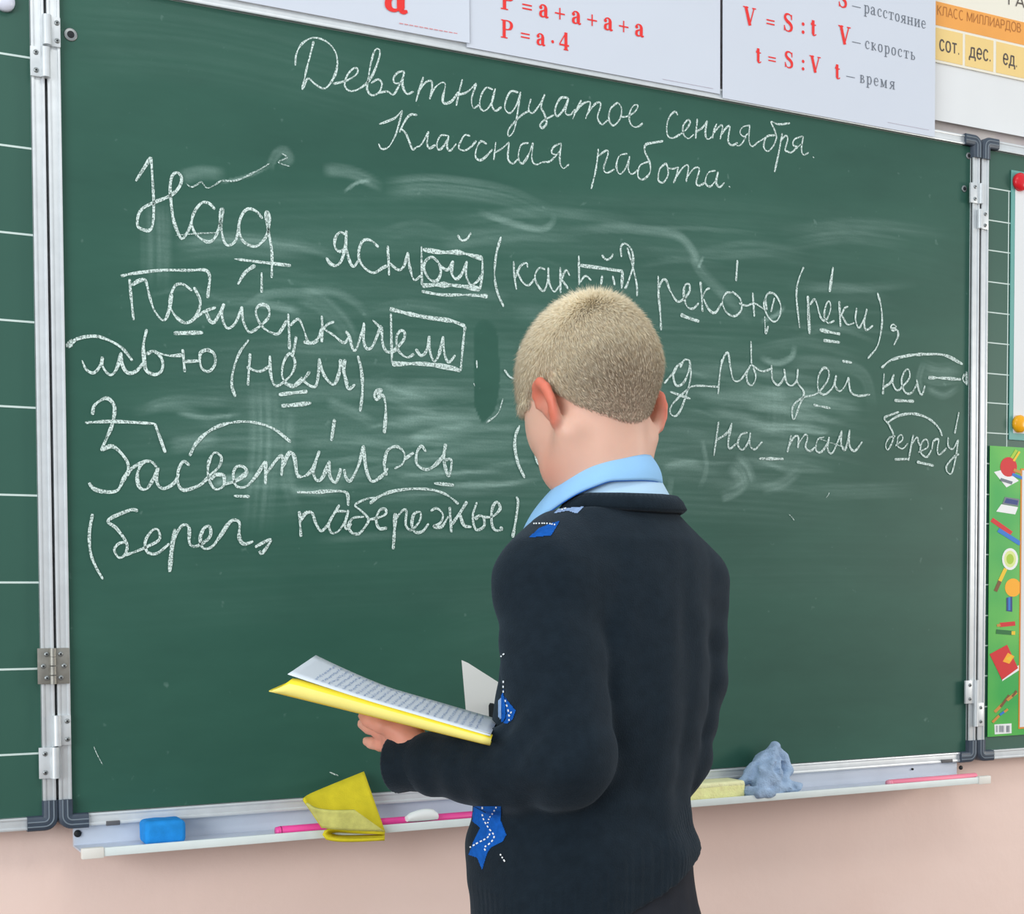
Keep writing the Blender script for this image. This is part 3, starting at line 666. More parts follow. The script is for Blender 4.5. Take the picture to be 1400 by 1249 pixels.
# ------------------------------------------------------------------ lettering helpers
def serif_glyph(mb, ch, x, z, h, Y, bold=True):
    """draws one roman letter in flat strokes; x,z baseline start; h cap height (x-height .64 h); returns advance"""
    T, t = (.19, .062) if bold else (.10, .045)
    def st(P, Wd, sm=True):
        P = np.array(P, float); Wd = np.array(Wd, float)
        if sm and len(P) > 2:
            L = smooth_line(P, .04); d = np.r_[0, np.cumsum(np.linalg.norm(np.diff(P, axis=0), axis=1))]; d2 = np.r_[0, np.cumsum(np.linalg.norm(np.diff(L, axis=0), axis=1))]
            wv = np.interp(d2 / d2[-1], d / d[-1], Wd)
        else: L = P; wv = Wd
        serif_glyph.n += 1; yy = Y - .000002 * (serif_glyph.n % 60)
        ribbon2d(mb, L * h, wv * h, lambda a, b: (x + a, yy, z + b))
    def bar(x0, x1, z0, w): st([(x0, z0), (x1, z0)], [w, w])
    def stem(xc, z0, z1, w=None): st([(xc, z0), (xc, z1)], [w or T] * 2)
    def dot(xc, zc, r):
        serif_glyph.n += 1
        V = [(x + (xc + r * math.cos(a)) * h, Y - .00001, z + (zc + r * math.sin(a)) * h) for a in np.linspace(0, 2 * math.pi, 14, endpoint=False)]
        mb.add(V, [list(range(14))[::-1]])
    X = .64
    def foot(xc, z0=.0, w=.32): bar(xc - w / 2, xc + w / 2, z0 + t / 2, t)
    if ch == 'P':
        stem(.2, 0, 1); foot(.2, 0, .42); bar(.02, .3, 1 - t / 2, t); st([(.2, .97), (.45, .97), (.62, .88), (.66, .74), (.60, .58), (.45, .5), (.24, .49)], [t, t, T * .8, T, T * .8, t, t]); return .86
    if ch == 'V':
        st([(.13, 1), (.42, 0)], [T * 1.05] * 2); st([(.40, .02), (.70, 1)], [t * 1.2] * 2); foot(.13, 1 - t, .36); foot(.70, 1 - t, .26); return .92
    if ch == 'S':
        st([(.58, .72), (.54, .9), (.36, .98), (.18, .92), (.13, .76), (.25, .60), (.45, .48), (.57, .34), (.56, .14), (.38, .03), (.18, .08), (.08, .3)], [t, t, t * 1.3, T * .7, T * .9, T, T, T, T * .8, t * 1.3, t, t]); stem(.585, .68, .97, t); stem(.085, .03, .33, t); return .76
    if ch == 't':
        stem(.2, .1, .86); st([(.2, .16), (.22, .05), (.32, .03), (.42, .1)], [T, T * .7, t, t]); bar(.04, .40, X - t / 2, t); st([(.05, .62), (.2, .86)], [t, t]); return .5
    if ch in 'aа':
        st([(.09, .48), (.13, .59), (.25, .64), (.37, .58), (.41, .46), (.41, .12), (.46, .03), (.57, .06)], [T * .6, t, t, T * .7, T, T, T * .6, t]); dot(.12, .49, T * .5)
        st([(.41, .38), (.25, .34), (.12, .24), (.11, .10), (.2, .03), (.32, .05), (.41, .16)], [t, t, T * .8, T * .9, T * .5, t, t]); return .64
    if ch == '=': bar(.06, .62, .26, .075); bar(.06, .62, .46, .075); return .74
    if ch == '+': bar(.05, .65, .36, .075); stem(.35, .06, .66, .075); return .76
    if ch == '·': dot(.14, .34, .09); return .34
    if ch == ':': dot(.15, .1, .1); dot(.15, .55, .1); return .36
    if ch == '4': stem(.46, 0, 1); st([(.45, .97), (.05, .3)], [t, t]); bar(.03, .66, .28, .1); foot(.46, 0, .3); return .76
    if ch == '—': bar(.0, .9, .3, .05); return 1.0
    if ch == 'р':
        stem(.16, -.28, X); foot(.16, -.28, .3); bar(.02, .18, X - t / 2, t); st([(.16, .5), (.3, .63), (.45, .58), (.52, .34), (.45, .08), (.32, .02), (.17, .12)], [t, t, T * .7, T, T * .7, t, t]); return .6
    if ch == 'с': st([(.44, .48), (.40, .60), (.28, .64), (.14, .55), (.09, .32), (.15, .1), (.3, .02), (.46, .13)], [T * .7, t, t, T * .7, T, T * .7, t, t]); dot(.42, .50, T * .5); return .53
    if ch == 'о': st([(.28, .64), (.14, .56), (.09, .33), (.14, .1), (.28, .02), (.42, .1), (.47, .33), (.42, .56), (.28, .64)], [t, T * .8, T, T * .8, t, T * .8, T, T * .8, t]); return .57
    if ch == 'е': st([(.1, .36), (.45, .36), (.42, .54), (.29, .64), (.14, .55), (.09, .32), (.15, .1), (.3, .02), (.47, .13)], [t, t, T * .6, t, T * .7, T, T * .7, t, t]); return .54
    if ch == 'т': stem(.3, 0, X); foot(.3); bar(.04, .56, X - t / 2, t); stem(.05, .45, X, t); stem(.55, .45, X, t); return .6
    if ch == 'я': stem(.44, 0, X); foot(.46, 0, .24); bar(.2, .56, X - t / 2, t); st([(.42, .62), (.2, .6), (.11, .47), (.2, .34), (.42, .32)], [t, T * .6, T, T * .6, t]); st([(.3, .33), (.1, .02)], [T * .8] * 2); foot(.08, 0, .16); return .6
    if ch in 'ни':
        stem(.15, 0, X); stem(.53, 0, X); [foot(q, e_, .26) for q in (.15, .53) for e_ in (0, X - t)]
        if ch == 'н': bar(.15, .53, .33, t)
        else: st([(.17, .06), (.5, .58)], [t, t])
        return .68
    if ch == 'к': stem(.15, 0, X); foot(.15, 0, .26); foot(.15, X - t, .26); st([(.18, .32), (.35, .4), (.46, .6)], [t, t, t * 1.4]); st([(.22, .36), (.36, .2), (.54, .03)], [t, T * .8, T * .6]); return .58
    if ch == 'ь': stem(.15, 0, X); foot(.12, X - t, .24); st([(.15, .36), (.35, .36), (.46, .2), (.36, .04), (.08, .03)], [t, t, T, t, t]); return .54
    if ch == 'в': stem(.15, 0, X); st([(.06, .615), (.32, .61), (.40, .48), (.30, .36), (.15, .34)], [t, t, T * .8, t, t]); st([(.2, .34), (.38, .31), (.46, .17), (.36, .04), (.04, .03)], [t, t, T, t, t]); return .54
    if ch == 'м': stem(.14, 0, X, t * 1.3); stem(.62, 0, X); foot(.14, 0, .24); foot(.62, 0, .24); st([(.14, .62), (.37, .05)], [T, T * .9]); st([(.37, .05), (.6, .62)], [t, t]); foot(.1, X - t, .16); foot(.66, X - t, .16); return .78
    return .3
serif_glyph.n = 0
def serif_text(parent, s, px0, px1, hpx, Y, material, bold, name='lettering'):
    """text whose baseline runs from pixel px0 to px1 on plane Y"""
    a = aty(*px0, Y); b = aty(*px1, Y); hh = aty(px0[0], px0[1] - hpx, Y)[2] - a[2]
    def lay(mb, k, h):
        x = a[0]
        for ch in s: x += (serif_glyph(mb, ch, x, a[2] + (b[2] - a[2]) * (x - a[0]) / (b[0] - a[0]), h, Y, bold) if ch != ' ' else .09) * h * k
        return x - a[0]
    tmp = MB(); adv = lay(tmp, 1, hh); k = (b[0] - a[0]) / adv
    mb = MB(); lay(mb, k, hh); return mb.out(name, material, parent, False, False)

SANS = {'с': (.52, [[(.46, .40), (.36, .49), (.2, .49), (.09, .36), (.09, .14), (.2, .01), (.36, .01), (.46, .10)]]), 'о': (.58, [[(.29, .5), (.14, .44), (.08, .25), (.14, .06), (.29, 0), (.44, .06), (.5, .25), (.44, .44), (.29, .5)]]),
        'т': (.5, ['L', (.03, .47), (.47, .47)], ), 'е': (.56, [[(.09, .26), (.48, .26), (.44, .43), (.29, .5), (.14, .43), (.08, .25), (.14, .06), (.3, 0), (.46, .09)]])}
POLY = {'т': (.5, [[(.03, .47), (.47, .47)], [(.25, .47), (.25, 0)]]), '.': (.2, [[(.06, .03), (.14, .03)]]),
        'д': (.6, [[(.03, -.14), (.03, .03), (.57, .03), (.57, -.14)], [(.1, .03), (.18, .2), (.2, .47), (.47, .47), (.47, .03)]]),
        'К': (.62, [[(.08, 0), (.08, .7)], [(.55, .7), (.12, .33)], [(.22, .42), (.58, 0)]]), 'Г': (.5, [[(.08, 0), (.08, .67), (.48, .67)]]), 'Л': (.66, [[(.02, .03), (.12, .08), (.17, .67), (.57, .67), (.57, 0)]]), 'А': (.66, [[(.03, 0), (.33, .7), (.63, 0)], [(.14, .22), (.52, .22)]]),
        'М': (.8, [[(.08, 0), (.08, .7), (.4, .06), (.72, .7), (.72, 0)]]), 'И': (.7, [[(.08, .7), (.08, 0)], [(.08, .04), (.62, .66)], [(.62, .7), (.62, 0)]]), 'Р': (.6, [[(.08, 0), (.08, .67), (.38, .67), (.52, .58), (.52, .4), (.38, .31), (.1, .31)]]),
        'Д': (.72, [[(.03, -.14), (.03, .03), (.69, .03), (.69, -.14)], [(.12, .03), (.22, .67), (.58, .67), (.58, .03)]]), 'В': (.62, [[(.08, 0), (.08, .67), (.38, .67), (.48, .52), (.38, .37), (.1, .37)], [(.38, .37), (.54, .2), (.4, .03), (.06, .03)]]),
        'З': (.56, [[(.06, .58), (.2, .68), (.42, .66), (.48, .52), (.38, .37), (.2, .37)], [(.38, .37), (.5, .2), (.4, .03), (.18, .01), (.04, .12)]]), 'Я': (.62, [[(.54, 0), (.54, .67), (.22, .67), (.1, .57), (.1, .43), (.22, .34), (.52, .34)], [(.3, .34), (.06, 0)]]), 'Ы': (.8, [[(.08, .7), (.08, .03), (.36, .03), (.48, .2), (.36, .38), (.1, .38)], [(.7, .7), (.7, 0)]])}
for k, w_ in (('С', .66), ('О', .74)): POLY[k] = (w_, None)
def sans_text(parent, t_, px0, px1, hpx, Y, material, name='lettering', wt=.085):
    a = aty(*px0, Y); b = aty(*px1, Y); hh = (aty(px0[0], px0[1] - hpx, Y)[2] - a[2]) / .7
    adv = sum(.3 if c == ' ' else (SANS[c][0] if c in SANS and c != 'т' else POLY[c][0]) + .06 for c in t_); k = (b[0] - a[0]) / (adv * hh); x = a[0]; mb = MB(); n = 0
    for c in t_:
        if c == ' ': x += .3 * hh * k; continue
        if c in 'СО':
            w_ = POLY[c][0]; t0, t1 = (.9, 5.4) if c == 'С' else (0, 6.29); L_ = [[(w_ / 2 + (w_ / 2 - .06) * math.cos(q), .35 + .345 * math.sin(q)) for q in np.linspace(t0, t1, 18)]]
        elif c in SANS and c != 'т': w_, L_ = SANS[c]
        else: w_, L_ = POLY[c]
        for P in L_:
            n += 1; P = np.array(P, float); L = smooth_line(P, .05) if (c in SANS and c != 'т') or c in 'СО' else np.vstack([np.linspace(P[i], P[i + 1], 6) for i in range(len(P) - 1)])
            keep = np.r_[True, np.linalg.norm(np.diff(L, axis=0), axis=1) > 1e-6]; L = L[keep] * hh * np.array([k, 1])
            ribbon2d(mb, L, wt * hh, lambda u, v: (x + u, Y - .000004 * n, a[2] + v + (b[2] - a[2]) * (x + u - a[0]) / (b[0] - a[0])))
        x += (w_ + .06) * hh * k
    return mb.out(name, material, parent, False, False)

def sheet(name, x0, x1, z0, z1, Y, material, label, cat, curl=.0, bow=0.0, thick=.0006, group=None, tiltz=0.0):
    """a paper sheet hanging in front of the wall; edges lift a little"""
    t = thing(name, ((x0 + x1) / 2, Y, z0), label, cat, group)
    G = []
    for i in range(17):
        v = i / 16; row = []
        for j in range(21):
            u = j / 20
            y = Y - curl * (max(0, abs(2 * u - 1) - .75) / .25) ** 2 * (1 - v) - bow * math.sin(math.pi * u) * (1 - v)
            row.append((x0 + (x1 - x0) * u, y, z0 + (z1 - z0) * v + tiltz * u))
        G.append(row)
    m = MB(); m.grid(G); m.grid([[(p[0], p[1] + thick, p[2]) for p in r] for r in G[::-1]])
    p = m.out('paper', material, t, True, False)
    return t

YS = -.0080
def bx(x, y, Y=YS): p = aty(x, y, Y); return p[0], p[2]
# charts above the board; their lower edges cover the top rail
x1, zc = bx(640.5, 60); x0 = x1 - .475
c1 = sheet('wall_chart', x0, x1, zc, zc + .30, YS - .0015, PAPER, 'white paper chart with one large red letter a, leftmost above the chalkboard', 'chart', .002, 0)
serif_text(c1, 'a', (525, 13), (566, 20), 62, YS - .0026, RED, True)
m = MB()
a = aty(546, 31.5, YS - .0026); b = aty(627, 46, YS - .0026)
for k in range(12):
    p = a + (b - a) * (k / 12); q = a + (b - a) * ((k + .75) / 12); m.box((p[0], YS - .0026, p[2] - .0005), (q[0], YS - .0025, p[2] + .0005))
m.out('printed_line', mat('print_pink_line', srgb(225, 140, 140), .6), c1, False)
x0, zc = bx(638, 66); x1, _ = bx(984.5, 126); z0 = bx(984, 128.5)[1]
c2 = sheet('wall_chart', x0, x1, z0, z0 + .30, YS, PAPER, 'white paper chart with two red perimeter formulas, second from the left', 'chart', .0, 0)
serif_text(c2, 'P = a + a + a + a', (685, 12), (885, 52), 27, YS - .0006, RED, True)
serif_text(c2, 'P = a · 4', (685, 51), (784, 71), 25, YS - .0006, RED, True)
m = MB(); a = aty(906, 108, YS - .0006); b = aty(975, 121, YS - .0006); m.box((a[0], YS - .0007, a[2] - .0003), (b[0], YS - .0005, a[2] + .0003)); m.out('printed_line', mat('print_faint_line', srgb(196, 190, 200), .6), c2, False)
x0, z0 = bx(988, 132, YS - .001); x1, _ = bx(1278, 186, YS - .001); z0 = bx(1276, 187, YS - .001)[1]
Y3 = YS - .001
c3 = sheet('wall_chart', x0, x1, z0, z0 + .33, Y3, PAPER, 'white paper chart with red speed formulas and grey words, right above the board', 'chart', .0, .0)
Y3b = Y3 - .0006
serif_text(c3, 'V = S : t', (1017, 33), (1122, 50), 25, Y3b, RED, True)
serif_text(c3, 't = S : V', (1033, 85), (1132, 102), 23, Y3b, RED, True)
serif_text(c3, 't', (1141, 107), (1155, 109), 23, Y3b, RED, True)
serif_text(c3, 'V', (1147, 59), (1166, 62), 25, Y3b, RED, True)
serif_text(c3, 'S', (1146, 9), (1160, 11.5), 23, Y3b, RED, True)
serif_text(c3, 'S = V · t', (1017, -18), (1122, -1), 25, Y3b, RED, True)
serif_text(c3, '— расстояние', (1165, 13), (1267, 40), 17, Y3b, GREY, False)
serif_text(c3, '— скорость', (1165, 62), (1253, 83), 17, Y3b, GREY, False)
serif_text(c3, '— время', (1157, 109), (1226, 123), 17, Y3b, GREY, False)
m = MB(); a = aty(1214, 167, Y3b); b = aty(1270, 179, Y3b); m.box((a[0], Y3b - .0001, a[2] - .0003), (b[0], Y3b + .0001, a[2] + .0003)); m.out('printed_line', MATS['print_faint_line'], c3, False)

# the blank sheet and the place-value card on it
YB = .012
x0 = bx(1262, 150, YB)[0]; z0 = bx(1400, 187, YB)[1]
pb = sheet('paper_sheet', x0, x0 + .62, z0, z0 + .42, YB, PAPER2, 'blank white paper sheet on the wall behind the place value card', 'paper', .0, 0)
YC = YB - .003
x0, z0 = bx(1277.5, 84, YC); zb_ = bx(1400, 111, YC)[1]; z0 = (z0 + zb_) / 2
cw_, chh = .40, .20
t = thing('place_value_card', (x0 + cw_ / 2, YC, z0), 'cream place value card with an orange heading band, at the top right', 'card')
m = MB(); m.box((x0, YC, z0), (x0 + cw_, YC + .0015, z0 + chh), .0006); m.out('card', mat('card_cream', srgb(240, 236, 220), .6), t, False)
def cell(xa, ya, xb, yb, material, name):
    a = bx(xa, ya, YC - .0002); b = bx(xb, yb, YC - .0002); m = MB(); m.box((a[0], YC - .0006, b[1]), (b[0], YC, a[1]), .0003); return m.out(name, material, t, False)
zt_ = bx(1279, 1.5, YC)[1]; zbm = bx(1279, 34, YC)[1]; zc1 = bx(1279, 37.5, YC)[1]; zc0 = z0 + .004
def cellz(xa, xb, z_0, z_1, material, name):
    m = MB(); m.box((xa, YC - .0006, z_0), (xb, YC, z_1), .0003); return m.out(name, material, t, False)
xq = [bx(q, 60, YC)[0] for q in (1278.5, 1316, 1319.5, 1358, 1362, 1402)]
cellz(xq[0], xq[5] + .0, zbm, zt_, ORANGE, 'heading_band')
for i in (0, 2, 4): cellz(xq[i], xq[i + 1], zc0, zc1, SAND, 'column_cell')
dx3 = xq[4] - xq[2]
for k, (b_, c_) in enumerate(((ORANGE, SAND), (ORANGE, SAND))):
    xa = xq[5] + .004 + k * (3 * dx3 + .002)
    cellz(xa, min(xa + 3 * dx3 - .004, x0 + cw_ - .004), zbm, zt_, mat('print_band_tint', srgb(214, 190, 120), .6), 'heading_band')
    for i in range(3):
        if xa + i * dx3 + dx3 - .004 < x0 + cw_ - .002: cellz(xa + i * dx3, xa + i * dx3 + dx3 - .004, zc0, zc1, SAND, 'column_cell')
YT = YC - .0008
sans_text(t, 'КЛАСС МИЛЛИАРДОВ', (1281, 20), (1397, 45), 13, YT, ORTXT)
sans_text(t, 'сот.', (1284, 68), (1313, 75), 20, YT, DKGREY); sans_text(t, 'дес.', (1325, 78), (1356, 84), 20, YT, DKGREY); sans_text(t, 'ед.', (1371, 87), (1392, 92), 20, YT, DKGREY)
sans_text(t, 'ГА', (1378, 6), (1402, 11), 16, YT, DKGREY)

# ------------------------------------------------------------------ on the wings
def magnet(px_, py_, r, material, label, Y=-.0005, h=.007, dome=.004):
    c = aty(px_, py_, Y - .006); t = thing('round_magnet', (c[0], Y, c[2]), label, 'magnet')
    m = MB(); m.disc((c[0], Y, c[2]), r, (0, -1, 0), h, 28, dome); m.out('plastic_cap', material, t)
    m = MB(); m.disc((c[0], Y + .0002, c[2]), r * .8, (0, -1, 0), .002, 20); m.out('magnet_core', BLACK, t)
magnet(7, 1, .0115, mat('magnet_white', srgb(222, 226, 240), .3, sub=0), 'round white magnet on the left wing of the chalkboard')

YP = -.0022
x0, z1 = bx(1383, 232, YP); z0 = bx(1383, 601, YP)[1]
t = thing('bordered_sheet', (x0 + .17, YP, z0), 'white sheet in a teal border pinned by magnets on the right wing', 'sheet')
m = MB(); m.box((x0, YP, z0), (x0 + .34, YP + .0016, z1), .0006); m.out('border', TEAL, t, False)
xi, zi1 = bx(1388, 240, YP); zi0 = bx(1388, 592, YP)[1]
m = MB(); m.box((xi, YP - .0008, zi0), (x0 + .334, YP, zi1), .0003); m.out('paper', PAPER2, t, False)
magnet(1397, 248, .0150, mat('magnet_red', srgb(222, 32, 44), .25), 'round red magnet holding the top of the teal bordered sheet', YP - .0008)
magnet(1396, 579, .0148, mat('magnet_yellow', srgb(250, 178, 22), .25), 'round yellow magnet holding the bottom of the teal bordered sheet', YP - .0008)

# the green poster with school things along its edge
YG = -.0030
x0, z1 = bx(1353.5, 609, YG); z0 = bx(1351.5, 1007, YG)[1]
pt = thing('school_poster', (x0 + .2, YG, z0), 'bright green poster edged with pictures of school supplies, on the right wing', 'poster')
def poster_mat():
    m = bpy.data.materials.new('poster_green'); m.use_nodes = True; nt = m.node_tree; b = nt.nodes['Principled BSDF']; L = nt.links.new
    tc = nd(nt, 'ShaderNodeTexCoord'); n = nd(nt, 'ShaderNodeTexNoise'); n.inputs['Scale'].default_value = 7; L(tc.outputs['Object'], n.inputs['Vector'])
    r = nd(nt, 'ShaderNodeValToRGB'); r.color_ramp.elements[0].position = .38; r.color_ramp.elements[1].position = .72
    r.color_ramp.elements[0].color = srgb(20, 165, 62); r.color_ramp.elements[1].color = srgb(110, 196, 70); L(n.outputs[0], r.inputs[0]); L(r.outputs[0], b.inputs['Base Color']); b.inputs['Roughness'].default_value = .5; return m
m = MB(); m.box((x0, YG, z0), (x0 + .40, YG + .0007, z1)); m.out('poster_paper', poster_mat(), pt, False)
PM = {k: mat('print_' + k, srgb(*c), .55) for k, c in dict(crimson=(212, 34, 40), leaf=(170, 205, 60), white=(238, 240, 240), navy=(34, 60, 130), azure=(30, 120, 205), amber=(252, 176, 30), straw=(240, 200, 40), umber=(120, 80, 40), slate=(110, 120, 130), forest=(20, 110, 50), lens=(222, 235, 150), tan=(205, 140, 60)).items()}
PK = list(PM); PML = [PM[k] for k in PK]
class Pic:
    def __init__(s, name): s.m = MB(); s.name = name; s.k = 0
    def poly(s, col, pts):
        s.m.mat = PK.index(col); s.k += 1; Yk = YG - .0002 - .00008 * s.k
        P = pxs(pts, Yk); s.m.prism(P, (0, .00006, 0)); return s
    def ell(s, col, cx, cy, rx, ry, rot=0, n=22):
        c, q = math.cos(rot), math.sin(rot)
        return s.poly(col, [(cx + rx * math.cos(a) * c - ry * math.sin(a) * q, cy + rx * math.cos(a) * q + ry * math.sin(a) * c) for a in np.linspace(0, 2 * math.pi, n, endpoint=False)])
    def bar(s, col, a, b, w):
        a = np.array(a, float); b = np.array(b, float); d = (b - a) / np.linalg.norm(b - a); q = np.array([-d[1], d[0]]) * w / 2
        return s.poly(col, [a + q, b + q, b - q, a - q])
    def end(s): return s.m.out(s.name, PML, pt, False)
Pic('printed_apple').poly('white', [(1359, 645), (1374, 641), (1393, 657), (1376, 666)]).ell('crimson', 1379, 638, 11.5, 13.5).bar('leaf', (1383, 626), (1390, 615), 4).bar('straw', (1386, 630), (1394, 617), 3).bar('azure', (1384, 648), (1402, 655), 4).bar('tan', (1386, 642), (1402, 648), 4).bar('slate', (1368, 655), (1384, 660), 4).end()
Pic('printed_laptop').poly('white', [(1362, 699), (1369, 689), (1392, 693), (1388, 703)]).poly('slate', [(1370, 689), (1374, 679), (1394, 682), (1392, 692)]).poly('navy', [(1373, 687), (1376, 681), (1392, 684), (1391, 690)]).end()
Pic('printed_pens').bar('crimson', (1356, 710), (1383, 729), 6).bar('azure', (1365, 724), (1395, 743), 6).end()
Pic('printed_magnifier').bar('umber', (1361, 808), (1368, 792), 5).bar('straw', (1367, 794), (1375, 777), 5).ell('white', 1381, 764, 11, 15).ell('lens', 1381, 764, 8, 11.5).ell('leaf', 1381, 764, 5, 7).end()
Pic('printed_bulb').ell('amber', 1385, 803, 11, 12.5).poly('navy', [(1376, 817), (1384, 815), (1384, 836), (1376, 835)]).bar('azure', (1380, 816), (1380, 834), 3).end()
Pic('printed_pencils').bar('crimson', (1367, 854), (1388, 852), 6).bar('tan', (1363, 855), (1368, 854), 3.5).bar('forest', (1362, 863), (1385, 865), 6).bar('straw', (1383, 865), (1388, 865), 5).end()
Pic('printed_book').poly('white', [(1370, 931), (1393, 916), (1393, 909), (1372, 922)]).poly('crimson', [(1353, 894), (1377, 881), (1392, 913), (1370, 929)]).poly('amber', [(1371, 904), (1378, 892), (1387, 897), (1380, 907)]).poly('straw', [(1375, 900), (1384, 895), (1382, 904)]).end()
Pic('printed_twisted_pencil').bar('tan', (1360, 973), (1371, 962), 4).bar('umber', (1368, 966), (1380, 950), 3.5).bar('tan', (1377, 957), (1390, 946), 4).bar('umber', (1384, 952), (1390, 944), 3).bar('tan', (1357, 987), (1366, 978), 3.5).bar('azure', (1367, 977), (1374, 972), 3).bar('tan', (1373, 973), (1378, 969), 3).end()
Pq = Pic('printed_barcode').poly('white', [(1359.5, 990), (1383, 988.5), (1383, 1002), (1360, 1003.5)])
for xk, wk in ((1362.3, 1.0), (1364, .6), (1367, 1.2), (1368.8, .7), (1370.4, 1.0), (1372.2, .6), (1376.6, .8), (1378.2, 1.0), (1380, .7)): Pq.bar('slate', (xk, 991.5), (xk, 1000.5), wk)
Pq.end()
# white text panel with an orange rim
xi, zi1 = bx(1396, 640, YG - .001); zi0 = bx(1396, 996, YG - .001)[1]
m = MB(); m.box((xi, YG - .0005, zi0), (x0 + .34, YG, zi1), .0002); m.out('panel_rim', mat('print_rim', srgb(226, 140, 50), .6), pt, False)
m = MB(); m.box((xi + .003, YG - .0009, zi0 + .003), (x0 + .337, YG - .0004, zi1 - .003), .0002); m.out('text_panel', PAPER2, pt, False)

# ------------------------------------------------------------------ soft shapes: blended distance fields meshed with surface nets
class Field:
    def __init__(s): s.p = []; s.post = []
    def put(s, fn, c, r, k=.012, op='u'): s.p.append((fn, np.array(c, float), float(r), k, op)); return s
    def cone(s, a, b, r1, r2, k=.012, op='u'):
        a = np.array(a, float); b = np.array(b, float); d = b - a; l2 = d @ d + 1e-12
        def fn(P):
            q = P - a; h = np.clip(q @ d / l2, 0, 1); return np.linalg.norm(q - h[:, None] * d, axis=1) - (r1 + (r2 - r1) * h)
        return s.put(fn, (a + b) / 2, np.sqrt(l2) / 2 + max(r1, r2), k, op)
    def chain(s, pts, rs, k=.008, op='u'):
        for i in range(len(pts) - 1): s.cone(pts[i], pts[i + 1], rs[i], rs[i + 1], k if i == 0 else min(k, .004) if op == 'u' else k, op)
        return s
    def ell(s, c, r, M=None, k=.012, op='u'):
        c = np.array(c, float); r = np.array(r, float)
        def fn(P):
            q = P - c
            if M is not None: q = q @ M
            k0 = np.linalg.norm(q / r, axis=1); k1 = np.linalg.norm(q / r**2, axis=1); return k0 * (k0 - 1) / (k1 + 1e-9)
        return s.put(fn, c, r.max(), k, op)
    def __call__(s, P, C=None, R=None):
        D = np.full(len(P), 1.0)
        for fn, c, r, k, op in s.p:
            if C is not None and np.linalg.norm(C - c) > r + R + .03 + k: continue
            d = fn(P)
            if op == 'u':
                h = np.clip(.5 + .5 * (D - d) / k, 0, 1); D = D + (d - D) * h - k * h * (1 - h)
            else:
                h = np.clip(.5 - .5 * (D + d) / k, 0, 1); D = D + (-d - D) * h + k * h * (1 - h)
        for fn in s.post: D = fn(P, D)
        return D

def nets(field, lo, hi, h, B=20):
    lo = np.array(lo, float); n = np.ceil((np.array(hi) - lo) / h).astype(int) + 1
    keys = []; pos = []; quads = []
    S1, S2 = int(n[1] + B + 4), int(n[2] + B + 4)
    kid = lambda I: (I[..., 0] * S1 + I[..., 1]) * S2 + I[..., 2]
    rad = h * (B + 1) * math.sqrt(3) / 2
    for bi in range(0, n[0], B):
        for bj in range(0, n[1], B):
            for bk in range(0, n[2], B):
                base = np.array([bi, bj, bk]); ctr = lo + (base + B / 2) * h
                d0 = field(ctr[None], ctr, rad)[0]
                if d0 > rad * 1.25 + .01: continue
                if d0 < -rad * 1.25 - .01: continue
                # samples base-1 .. base+B  (cells base-1 .. base+B-1)
                ax = [np.arange(base[i] - 1, base[i] + B + 1) for i in range(3)]
                G = np.stack(np.meshgrid(*ax, indexing='ij'), -1); sh = G.shape[:3]
                D = field(lo + G.reshape(-1, 3) * h, ctr, rad + 2 * h).reshape(sh)
                if D.min() > 0 or D.max() < 0: continue
                sg = D < 0
                c = [sg[i:i + sh[0] - 1, j:j + sh[1] - 1, k:k + sh[2] - 1] for i in (0, 1) for j in (0, 1) for k in (0, 1)]
                cnt = sum(x.astype(np.int8) for x in c); act = (cnt > 0) & (cnt < 8)
                I = np.argwhere(act)
                acc = np.zeros((len(I), 3)); num = np.zeros(len(I))
                for axx in range(3):
                    o = [a for a in range(3) if a != axx]
                    for u in (0, 1):
                        for v in (0, 1):
                            p0 = I.copy(); p0[:, o[0]] += u; p0[:, o[1]] += v; p1 = p0.copy(); p1[:, axx] += 1
                            a = D[tuple(p0.T)]; b = D[tuple(p1.T)]; x = (a < 0) != (b < 0)
                            t = np.where(x, a / np.where(x, a - b, 1), 0); q = p0 + 0.0; q[:, axx] += t
                            acc[x] += q[x]; num[x] += 1
                P = acc / num[:, None]
                keys.append(kid(I + base)); pos.append(lo + (P + base - 1) * h)
                # edges owned: sample index 1..B in each axis
                for axx in range(3):
                    o = [(axx + 1) % 3, (axx + 2) % 3]
                    a = sg[1:-1, 1:-1, 1:-1]; sl = [slice(1, -1)] * 3; sl[axx] = slice(2, None); b = sg[tuple(sl)]
                    E = np.argwhere(a != b)
                    if not len(E): continue
                    fl = a[tuple(E.T)]; E = E + 1
                    # cells around the edge E..E+axx : cell index (in shifted cell grid) = sample index
                    e1 = np.zeros(3, int); e1[o[0]] = 1; e2 = np.zeros(3, int); e2[o[1]] = 1
                    q = np.stack([kid(E + base), kid(E - e1 + base), kid(E - e1 - e2 + base), kid(E - e2 + base)], 1)
                    q[~fl] = q[~fl][:, ::-1]; quads.append(q)
    keys = np.concatenate(keys); pos = np.concatenate(pos); quads = np.concatenate(quads)
    uk, ix = np.unique(keys, return_index=True); V = pos[ix]
    Q = np.searchsorted(uk, quads); ok = (Q < len(uk)).all(1); Q = np.clip(Q, 0, len(uk) - 1); ok &= (uk[Q] == quads).all(1)
    Q = Q[ok]; c = V[Q].mean(1); nn = np.cross(V[Q[:, 2]] - V[Q[:, 0]], V[Q[:, 3]] - V[Q[:, 1]])
    return V, (Q if (c * nn).sum() - (V.mean(0) * nn).sum() > 0 else Q[:, ::-1])

